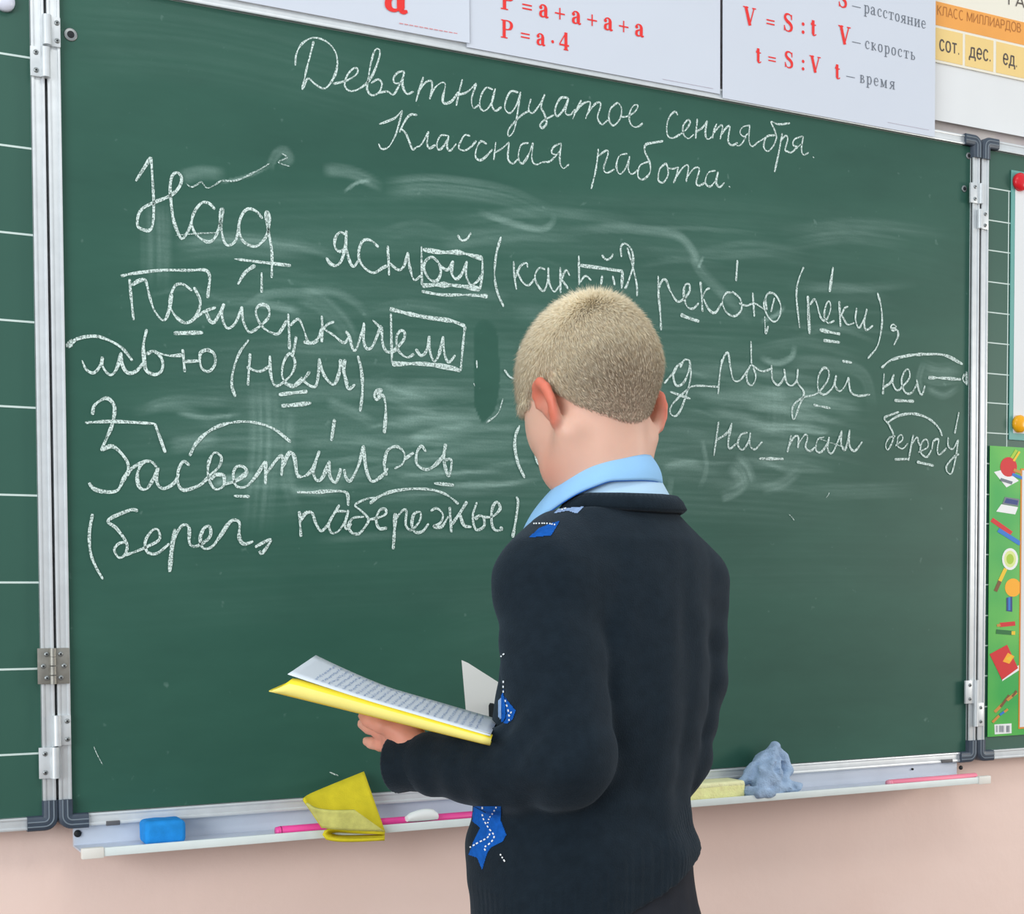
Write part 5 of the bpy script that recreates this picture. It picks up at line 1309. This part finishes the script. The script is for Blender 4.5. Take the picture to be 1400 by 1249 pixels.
dashes([(660, 1101), (662, 1117), (669, 1131), (677, 1143), (672, 1152), (664, 1158), (666, 1164)], 13); dashes([(679, 1101), (672, 1113), (668, 1127)], 6); dashes([(644, 1158), (655, 1152), (668, 1145), (672, 1138)], 7); dashes([(685, 1167), (692, 1178)], 3)
# front panel diamonds (turned away from the photograph)
def front_patch(u0, z0, hu_, hz_, material):
    G = []; pts = []; Fs = []; n = 14
    for i in range(n + 1):
        for j in range(n + 1):
            a, b = i / n * 2 - 1, j / n * 2 - 1; u = u0 + hu_ * (a + b) / 2; z = z0 + hz_ * (a - b) / 2
            k = np.array([np.interp(z, TZ, TC[:, 0]), np.interp(z, TZ, TC[:, 1]), z]) + tr * u
            loc, nr_, _, _ = bvh.ray_cast(Vector(k + tf * .115), Vector(-tf), .16)
            pts.append(None if loc is None else np.array(loc) + np.array(nr_) * .0008)
    if any(p is None for p in pts): return
    mesh_obj('argyle_diamond', pts, [[i * (n + 1) + j, (i + 1) * (n + 1) + j, (i + 1) * (n + 1) + j + 1, i * (n + 1) + j + 1][::-1] for i in range(n) for j in range(n)], material, sweater)
for i, u in enumerate((-.03, .03)):
    for k in range(4): front_patch(u, ZB + .02 + k * .075, .0285, .0365, (BLUE, PALE)[(i + k) % 2])

# ribbed neckband and shirt collar, set out round the neck: deg 0 at the spine, + towards the wearer's left
def ringpt(cx, deg, r, y):
    a = math.radians(deg); n = -tr * math.sin(a) - tf * math.cos(a)
    p = A(cx, 660, 1.64) + n * r; d = (p - CAM) @ FW
    return A(PX + F * ((p - CAM) @ RR) / d, y, d)
def table(T, deg):
    T = np.array(T); return [np.interp(deg, T[:, 0], T[:, k]) for k in range(1, T.shape[1])]
#        deg   r     top  bottom
NBT = [(-180, .060, 742, 758), (-140, .063, 722, 738), (-100, .064, 694, 712), (-54, .0650, 679, 697), (-10, .0635, 675, 695), (36, .0630, 673, 692), (70, .0630, 673, 690), (100, .0665, 680, 700), (140, .067, 715, 738), (180, .060, 742, 758)]
rows = []
for k in range(150):
    dg = -180 + 360 * k / 150; r_, yt, yb = table(NBT, dg); rip = .0012 * (k % 2)
    rows.append([ringpt(848, dg, r_ - .006, yt + 3), ringpt(848, dg, r_ - .0015 + rip, yt), ringpt(848, dg, r_ + .004 + rip, (yt + yb) / 2 - 2), ringpt(848, dg, r_ + .0085 + rip, yb), ringpt(848, dg, r_ + .001, yb + 6), ringpt(848, dg, r_ - .005, (yt + yb) / 2)])
m = MB(); m.grid(rows + [rows[0]], True)
nbm = m.out('neckband', KNIT, sweater)
nbm.data.attributes.new('rib', 'FLOAT', 'POINT')
# cuffs
def cuff(c, d, r0, r1, L):
    d = d / np.linalg.norm(d); u = np.cross(d, UP); u /= np.linalg.norm(u); v = np.cross(u, d); m = MB(); G = []
    for t, r in ((-L, r0), (-L * .5, r0 * .97), (-.002, r1), (.0008, r1 - .0015), (.0, r1 - .005), (-L * .5, r1 - .006)):
        G.append([c + d * t + (u * math.cos(a) + v * math.sin(a)) * (r + .0006 * (k % 2)) for k, a in enumerate(np.linspace(0, 2 * math.pi, 72, endpoint=False))])
    m.grid(G, True); o = m.out('cuff', KNIT, sweater); o.data.attributes.new('rib', 'FLOAT', 'POINT')
dl = CL - EL; dl /= np.linalg.norm(dl); dr = CR - ER; dr /= np.linalg.norm(dr)
cuff(CL + dl * .033, dl, .0312, .0322, .034); cuff(CR + dr * .034, dr, .034, .032, .04)

# --- shirt collar
SHIRT = mat('shirt_blue', srgb(150, 200, 242), .75, 0, .2, .02, 30, .12, 900)
SHIRT2 = mat('shirt_pale', srgb(186, 218, 242), .75, 0, .2, .02, 30, .12, 900)
PIPING = mat('shirt_stitch', srgb(40, 110, 205), .8)
#        deg   r_top y_top r_low y_low
CLT = [(-160, .060, 676, .098, 738), (-126, .050, 654, .082, 712), (-90, .047, 634, .064, 676), (-54, .0465, 624, .0590, 662), (-20, .0465, 622, .0580, 657), (0, .0465, 623, .0578, 656), (36, .0470, 629, .0590, 657), (70, .0480, 637, .0610, 674), (100, .0490, 648, .069, 697), (126, .052, 657, .086, 717), (146, .071, 676, .104, 727), (160, .082, 694, .100, 734)]
def colpt(deg, t):
    r0, y0, r1, y1 = table(CLT, deg); p = ringpt(832, deg, r0, y0); q = ringpt(832, deg, r1, y1)
    a = math.radians(deg); n = -tr * math.sin(a) - tf * math.cos(a)
    return p + (q - p) * t + n * .0035 * math.sin(t * math.pi)
DG = np.linspace(-160, 160, 81)
def sm(P): 
    for _ in range(2): P[1:-1] = (P[:-2] + 2 * P[1:-1] + P[2:]) / 4
    return P
Gc = sm(np.array([[colpt(d, t) for t in np.linspace(0, 1, 9)] for d in DG]))
m = MB(); m.grid(Gc.tolist())
c_o = m.out('shirt_collar', SHIRT, boy, True, False)
so = c_o.modifiers.new('thick', 'SOLIDIFY'); so.thickness = .0016; so.offset = -1
m = MB(); m.tube(list(Gc[:, -1]), .0009, 6); m.out('collar_stitch', PIPING, c_o)
#        deg  r0 y0  r1  y1
YKT = [(-180, .045, 700, .060, 770), (-100, .046, 650, .068, 705), (-54, .0455, 640, .0665, 690), (0, .0455, 640, .0620, 688), (36, .0455, 645, .0600, 690), (70, .046, 652, .058, 696), (100, .047, 662, .062, 722), (180, .045, 700, .060, 770)]
G = []
for d in np.linspace(-180, 180, 73):
    r0, y0, r1, y1 = table(YKT, d); p = ringpt(838, d, r0, y0); q = ringpt(840, d, r1, y1); G.append([p + (q - p) * t for t in np.linspace(0, 1, 5)])
m = MB(); m.grid(G); so_ = m.out('shirt_yoke', SHIRT2, boy, True, False)
smd = so_.modifiers.new('thick', 'SOLIDIFY'); smd.thickness = .001

# --- trousers and shoes
TROU = mat('trouser_cloth', srgb(38, 42, 50), .85, 0, .2, .08, 60, .2, 900)
pf = Field()
pf.put(torso(.007, ZB - .125, ZB + .02), TCEN, .6, .05)
for h0, kn, an in legs: pf.chain([h0 - UP * .03, kn, an + UP * -.02], [.074, .054, .045], .05)
def pleat(P, D): return D + .0013 * np.sin(((P - TCEN) @ tr) * 210 + 2 * wob(P, 8, 3)) * np.clip((ZB - .02 - P[:, 2]) / .1, 0, 1) + .002 * wob(P, 30, 5)
pf.post.append(pleat); pf.post.append(lambda P, D: np.maximum(D, .055 - P[:, 2]))
Vt, Qt = nets(pf, np.array([.22, -.62, .04]), np.array([.76, -.2, ZB + .06]), .006); Vt = relax(Vt, Qt, 2)
mesh_obj('trousers', Vt, Qt, TROU, boy)
SHOE = mat('shoe_leather', srgb(26, 26, 28), .35, 0, .5); SOLE = mat('shoe_sole', srgb(70, 62, 56), .7)
for h0, kn, an in legs:
    f = Field(); c = np.array([an[0], an[1], 0])
    M = np.stack([tr, tf, UP], 1)
    f.cone(c + UP * .045 - tf * .008, c + UP * .07 - tf * .010, .036, .034, .02); f.ell(c + tf * .045 + UP * .034, (.037, .085, .030), M, .02); f.ell(c - tf * .018 + UP * .036, (.034, .040, .034), M, .02)
    f.post.append(lambda P, D: np.maximum(D, .010 - P[:, 2]))
    v_, q_ = nets(f, c + np.array([-.16, -.16, 0]), c + np.array([.16, .2, .12]), .004)
    sh = mesh_obj('shoe', relax(v_, q_, 1), q_, SHOE, boy)
    m = MB(); ol = [(.030, -.05), (.036, -.01), (.034, .04), (.039, .085), (.030, .118), (.0, .132), (-.030, .118), (-.038, .085), (-.033, .04), (-.036, -.01), (-.030, -.05), (0, -.062)]
    m.prism([c + tr * x + tf * y + UP * .001 for x, y in ol], (0, 0, .011)); m.out('sole', SOLE, sh)

# ------------------------------------------------------------------ the notebook and the card he holds
BW, BH, BD = .0016, .010, 0
na, nb_ = A(366, 945, 1.478), A(669.5, 1019.5, 1.472)             # lower near edge, left and right
lx = nb_ - na; blen = np.linalg.norm(lx); lx /= blen
dep = A(427, 900, 1.64) - A(393, 915, 1.490); dep -= lx * (dep @ lx); bwid = np.linalg.norm(dep); dep /= bwid
nz = np.cross(lx, dep); nz = nz if nz[2] > 0 else -nz
bwid = .150
book = thing('notebook', tuple(na + lx * blen / 2 + dep * bwid / 2), 'open yellow notebook with a handwritten page on top, lying on the boy\'s left hand', 'notebook')
YEL = mat('yellow_cover', srgb(250, 226, 52), .5, 0, .4, .03, 20, 0)
YELI = mat('yellow_cover_side', srgb(246, 232, 128), .6, 0, .3, .03, 20)  # paler yellow for the side faces of the cover
th_ = .0185
def tk(u): return 1 - .48 * u
def bpt(u, v, w_): return na + lx * u + dep * v + nz * w_
m = MB(); G = []
prof = [(bwid, .0), (.02, .0), (.006, .0), (.001, .0022), (-.0008, .006), (-.001, .0095), (-.0002, .014), (.002, .0175), (.006, th_), (.012, th_ + .0004)]
for u in np.linspace(0, 1, 25):
    # the left end of the cover narrows into a soft point
    k = min(1, u / .09); G.append([bpt(u * blen + (1 - k) * .010 * (w_ / th_), v + (1 - k) * .004 * (w_ / th_), w_ * (.25 + .75 * k) * tk(u)) for v, w_ in prof])
m.grid(G); m.m = [1 if 3 <= (k % (len(prof) - 1)) <= 5 else 0 for k in range(len(m.f))]; cov = m.out('cover', [YEL, YELI], book, True, True)
so = cov.modifiers.new('thick', 'SOLIDIFY'); so.thickness = .0012; so.offset = 0
m = MB(); m.box((0, 0, 0), (1, 1, 1)); V0 = np.array(m.v)
m.v = [tuple(bpt(.032 + x * (blen - .036), .004 + y * (bwid - .006), .0015 + z * (th_ * tk(x) - .003))) for x, y, z in V0]; m.out('page_block', mat('page_edge', srgb(236, 236, 228), .8), book, False)
# top sheet, lifting at its left end
def top(u, v): return bpt(.016 + u * (blen - .018), -.0005 + v * (bwid - .002), th_ * tk(u) + .0008 + max(0, 1 - u / .45)**1.4 * (.003 + .009 * v))
m = MB(); m.grid([[top(u, v) for v in np.linspace(0, 1, 7)] for u in np.linspace(0, 1, 31)]); pg = m.out('page', mat('page_paper', srgb(232, 240, 248), .75), book, True, True)
so = pg.modifiers.new('thick', 'SOLIDIFY'); so.thickness = .0006; so.offset = -1
INK = mat('pen_ink', srgb(150, 172, 208), .7); r = np.random.RandomState(5)
m = MB(); nl = 24
for k in range(nl):
    u0 = .12 + .84 * k / nl; v = .12
    while v < .93:
        l = r.uniform(.04, .12); v1 = min(.94, v + l); n = 6; P = []
        for i in range(n + 1):
            q = v + (v1 - v) * i / n; P.append((u0 + .006 * math.sin(i * 2.4 + k) + .004 * r.randn(), q))
        L = np.array(P); V = []
        for (a, b) in L: V += [top(a - .0026, b) + nz * .0006, top(a + .0026, b) + nz * .0006]
        m.add(V, [[2 * i, 2 * i + 1, 2 * i + 3, 2 * i + 2] for i in range(n)]); v = v1 + .025
o = m.out('handwriting', INK, pg, False, False)
# white card with a dark cut-out panel
dC = 1.84
card = thing('white_card', tuple(A(690, 995, dC)), 'white cardboard card with a dark square on it, upright behind the yellow notebook', 'card')
def cq(x, y): return A(x, y, dC + (x - 632) * .0002)
pol = [(631, 902), (640, 906), (684, 934), (740, 970), (742, 1012), (640, 1006)]
bk = FW * .0018
m = MB(); m.prism([cq(*p) for p in pol], bk); m.out('card_sheet', mat('card_white', srgb(236, 238, 232), .6, 0, .3, .02, 20), card, False)
m = MB(); m.prism([cq(*p) - FW * .0009 for p in [(668, 964), (670, 960.5), (674, 961), (700, 976), (700, 1008), (669, 1000)]], FW * .0008); m.out('dark_square', mat('card_dark', srgb(34, 42, 44), .6), card, False)

# ------------------------------------------------------------------ things in the tray
TF = zt + .0006                                             # tray floor
def rbox(m, lo, hi, bev, amp=0., seed=0, seg=4):
    bm = bmesh.new(); bmesh.ops.create_cube(bm, size=1)
    lo = np.array(lo); hi = np.array(hi)
    for v in bm.verts: v.co = Vector([lo[i] + (v.co[i] + .5) * (hi[i] - lo[i]) for i in range(3)])
    bmesh.ops.bevel(bm, geom=bm.edges[:], offset=bev, segments=seg, profile=.5, affect='EDGES')
    if amp:
        bmesh.ops.subdivide_edges(bm, edges=bm.edges[:], cuts=2, use_grid_fill=True)
        P = np.array([v.co[:] for v in bm.verts]); w_ = wob(P, 120, seed) * amp
        ctr = (lo + hi) / 2
        for v, k in zip(bm.verts, w_): d = Vector(v.co - Vector(ctr)); v.co += d.normalized() * float(k)
        for v in bm.verts: v.co.z = max(v.co.z, lo[2])
    m.bm(bm)
YT_ = -.030
a = aty(195, 1156, YT_); b = aty(250, 1132, YT_)
t = thing('chalkboard_eraser', ((a[0] + b[0]) / 2, YT_, TF), 'small blue felt eraser lying at the left end of the chalk tray', 'eraser')
m = MB(); rbox(m, (a[0], YT_ - .018, TF), (b[0], YT_ + .022, TF + .030), .007, .0009, 3); m.out('eraser_block', mat('blue_felt', srgb(36, 142, 220), .8, 0, .2, .12, 70, .3, 500), t)
def stick(px0, px1, Yc, r, material, label, tipm, name='pointer_stick', taper=1.0):
    a = aty(*px0, Yc); b = aty(*px1, Yc); a[2] = b[2] = TF + r
    L = np.array([a, b]); t = thing(name, tuple((a + b) / 2 - UP * r), label, 'stick'); d = (b - a) / np.linalg.norm(b - a)
    m = MB(); m.tube([a, a + d * .001, b - d * .001, b], [r * .8, r, r * taper, r * .8 * taper], 14); m.out('shaft', material, t)
    m = MB(); m.tube([a - d * .003, a + d * .004], [r * .85, r * 1.04], 14); m.out('tip', tipm, t)
PINK = mat('pink_plastic', srgb(242, 74, 158), .4)
stick((380, 1137), (700, 1116), -.0475, .0062, PINK, 'long bright pink stick lying in the tray behind the white chalk', mat('stick_tip', srgb(236, 80, 160), .4))
PINK2 = mat('pale_pink_plastic', srgb(250, 140, 165), .5)
stick((1215, 1066), (1334, 1060), -.052, .0056, PINK2, 'thin pale pink stick lying at the right end of the tray', mat('pale_tip', srgb(250, 160, 180), .5))
# white chalk
a = aty(556, 1128, -.0575); b = aty(597, 1118, -.0575)
t = thing('chalk_piece', ((a[0] + b[0]) / 2, -.0575, TF), 'stubby white piece of chalk resting on the tray lip right of the yellow cloth', 'chalk')
m = MB(); G = []
for q in np.linspace(0, 1, 9):
    c = a * (1 - q) + b * q; hh = (.008 + .005 * math.sin(q * 2.6)) * (.75 if q in (0, 1) else 1); c[2] = TF + .0075 + hh * .5
    G.append([c + np.array([0, math.cos(w_) * .0065, math.sin(w_) * hh * .62]) for w_ in np.linspace(0, 2 * math.pi, 12, endpoint=False)])
m.grid(G, True); m.add(G[0], [list(range(12))]); m.add(G[-1], [list(range(12))[::-1]])
shade_auto(m.out('chalk_stub', mat('chalk_white', srgb(236, 240, 238), .9), t), 45)
# yellow sponge, half hidden by the boy
a = aty(925, 1094, -.035); b = aty(1010, 1076, -.035)
t = thing('sponge', ((a[0] + b[0]) / 2, -.035, TF), 'pale yellow sponge in the tray between the boy and the blue rag', 'sponge')
m = MB(); rbox(m, (a[0], -.054, TF), (b[0], -.012, TF + .027), .006, .001, 9); m.out('sponge_block', mat('yellow_foam', srgb(253, 247, 178), .9, 0, .1, .08, 90, .6, 350), t)
m = MB(); rbox(m, (a[0] + .002, -.0545, TF + .0185), (b[0] - .002, -.0115, TF + .0275), .004, .0008, 4); m.out('scouring_layer', mat('yellow_foam_top', srgb(254, 250, 196), .9, 0, .1, .08, 90, .6, 350), t)

# folded yellow cloth hung over the lip
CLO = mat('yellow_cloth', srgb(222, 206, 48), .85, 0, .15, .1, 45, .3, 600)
CLOG = mat('yellow_cloth_pale', srgb(212, 210, 120), .85, 0, .15, .18, 55, .3, 600)  # paler, greyer yellow for the front leaf
q0 = aty(470, 1145, -.05)
t = thing('folded_cloth', (q0[0], -.05, TF), 'stiff yellow cloth folded over and hanging on the tray lip', 'cloth')
def leafs(top, bot, n=26, nv=8):
    T = smooth_line([aty(x, y, Y) for x, y, Y in top], .002); B_ = smooth_line([aty(x, y, Y) for x, y, Y in bot], .002)
    ra = lambda L: np.stack([np.interp(np.linspace(0, 1, n), np.linspace(0, 1, len(L)), L[:, k]) for k in range(3)], 1)
    T, B_ = ra(T), ra(B_); return [[T[i] * (1 - v) + B_[i] * v for v in np.linspace(0, 1, nv)] for i in range(n)]
def cloth(name, G, material):
    m = MB(); m.grid(G); o = m.out(name, material, t, True, True); s_ = o.modifiers.new('thick', 'SOLIDIFY'); s_.thickness = .0034; s_.offset = 0; return o
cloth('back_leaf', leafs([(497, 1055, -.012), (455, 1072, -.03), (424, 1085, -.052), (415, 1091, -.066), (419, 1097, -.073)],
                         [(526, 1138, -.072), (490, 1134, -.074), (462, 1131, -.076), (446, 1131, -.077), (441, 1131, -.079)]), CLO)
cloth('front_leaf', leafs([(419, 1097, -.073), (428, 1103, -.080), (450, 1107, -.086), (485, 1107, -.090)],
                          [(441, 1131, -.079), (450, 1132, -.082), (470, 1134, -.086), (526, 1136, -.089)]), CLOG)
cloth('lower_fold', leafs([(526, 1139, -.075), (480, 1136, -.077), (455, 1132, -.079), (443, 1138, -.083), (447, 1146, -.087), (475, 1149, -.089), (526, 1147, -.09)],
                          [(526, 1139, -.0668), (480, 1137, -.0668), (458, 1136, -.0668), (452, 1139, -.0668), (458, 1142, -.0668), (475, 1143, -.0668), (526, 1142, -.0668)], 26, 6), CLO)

# crumpled blue rag
c0 = aty(1050, 1088, -.035)
t = thing('cleaning_rag', (c0[0], -.035, TF), 'crumpled grey-blue cleaning rag heaped in the tray near its right end', 'rag')
rf = Field(); K = lambda x, y, Y: aty(x, y, Y)
rf.chain([K(1012, 1071, -.036), K(1028, 1056, -.034), K(1040, 1040, -.030), K(1046, 1034, -.030)], [.006, .010, .011, .008], .012)
rf.chain([K(1059, 1019, -.026), K(1056, 1034, -.030), K(1050, 1056, -.040), K(1040, 1074, -.050)], [.006, .012, .020, .014], .010)
rf.chain([K(1061, 1021, -.024), K(1070, 1036, -.026), K(1076, 1052, -.032), K(1070, 1066, -.040)], [.005, .008, .008, .008], .008)
rf.chain([K(1022, 1080, -.050), K(1036, 1086, -.062), K(1050, 1087, -.062), K(1060, 1080, -.056)], [.008, .008, .007, .007], .007)
rf.chain([K(1060, 1078, -.050), K(1078, 1076, -.052), K(1092, 1076, -.044)], [.010, .010, .007], .008)
rf.chain([K(1040, 1052, -.048), K(1050, 1066, -.054), K(1064, 1058, -.052)], [.007, .006, .006], .006)
rf.chain([K(1058, 1030, -.040), K(1056, 1048, -.050), K(1064, 1064, -.056)], [.004, .005, .004], .005)
for Q_ in ([(1054, 1028, -.046), (1046, 1048, -.062), (1034, 1070, -.062)], [(1064, 1036, -.044), (1062, 1052, -.060), (1070, 1068, -.062)], [(1040, 1080, -.072), (1056, 1076, -.072), (1066, 1068, -.068)], [(1036, 1044, -.040), (1028, 1062, -.050)], [(1074, 1070, -.062), (1086, 1073, -.058)]):
    rf.chain([K(*q) for q in Q_], [.0025, .0050, .0020][:len(Q_)], .005, 's')
def crump(P, D): return D + .0012 * wob(P, 260, 6) + .0052 * np.abs(wob(P, 150, 16)) - .0016
rf.post.append(crump); rf.post.append(lambda P, D: np.maximum(D, TF - P[:, 2]))
v_, q_ = nets(rf, K(1000, 1100, -.08) - np.array([.03, .02, .03]), K(1100, 1000, .0) + np.array([.03, .04, .03]), .0021)
v_[:, 1] = np.minimum(v_[:, 1], -.0078)
mesh_obj('rag_fabric', relax(v_, q_, 1, .3), q_, mat('rag_terry', srgb(166, 190, 218), .95, 0, .1, .18, 60, .9, 420), t)
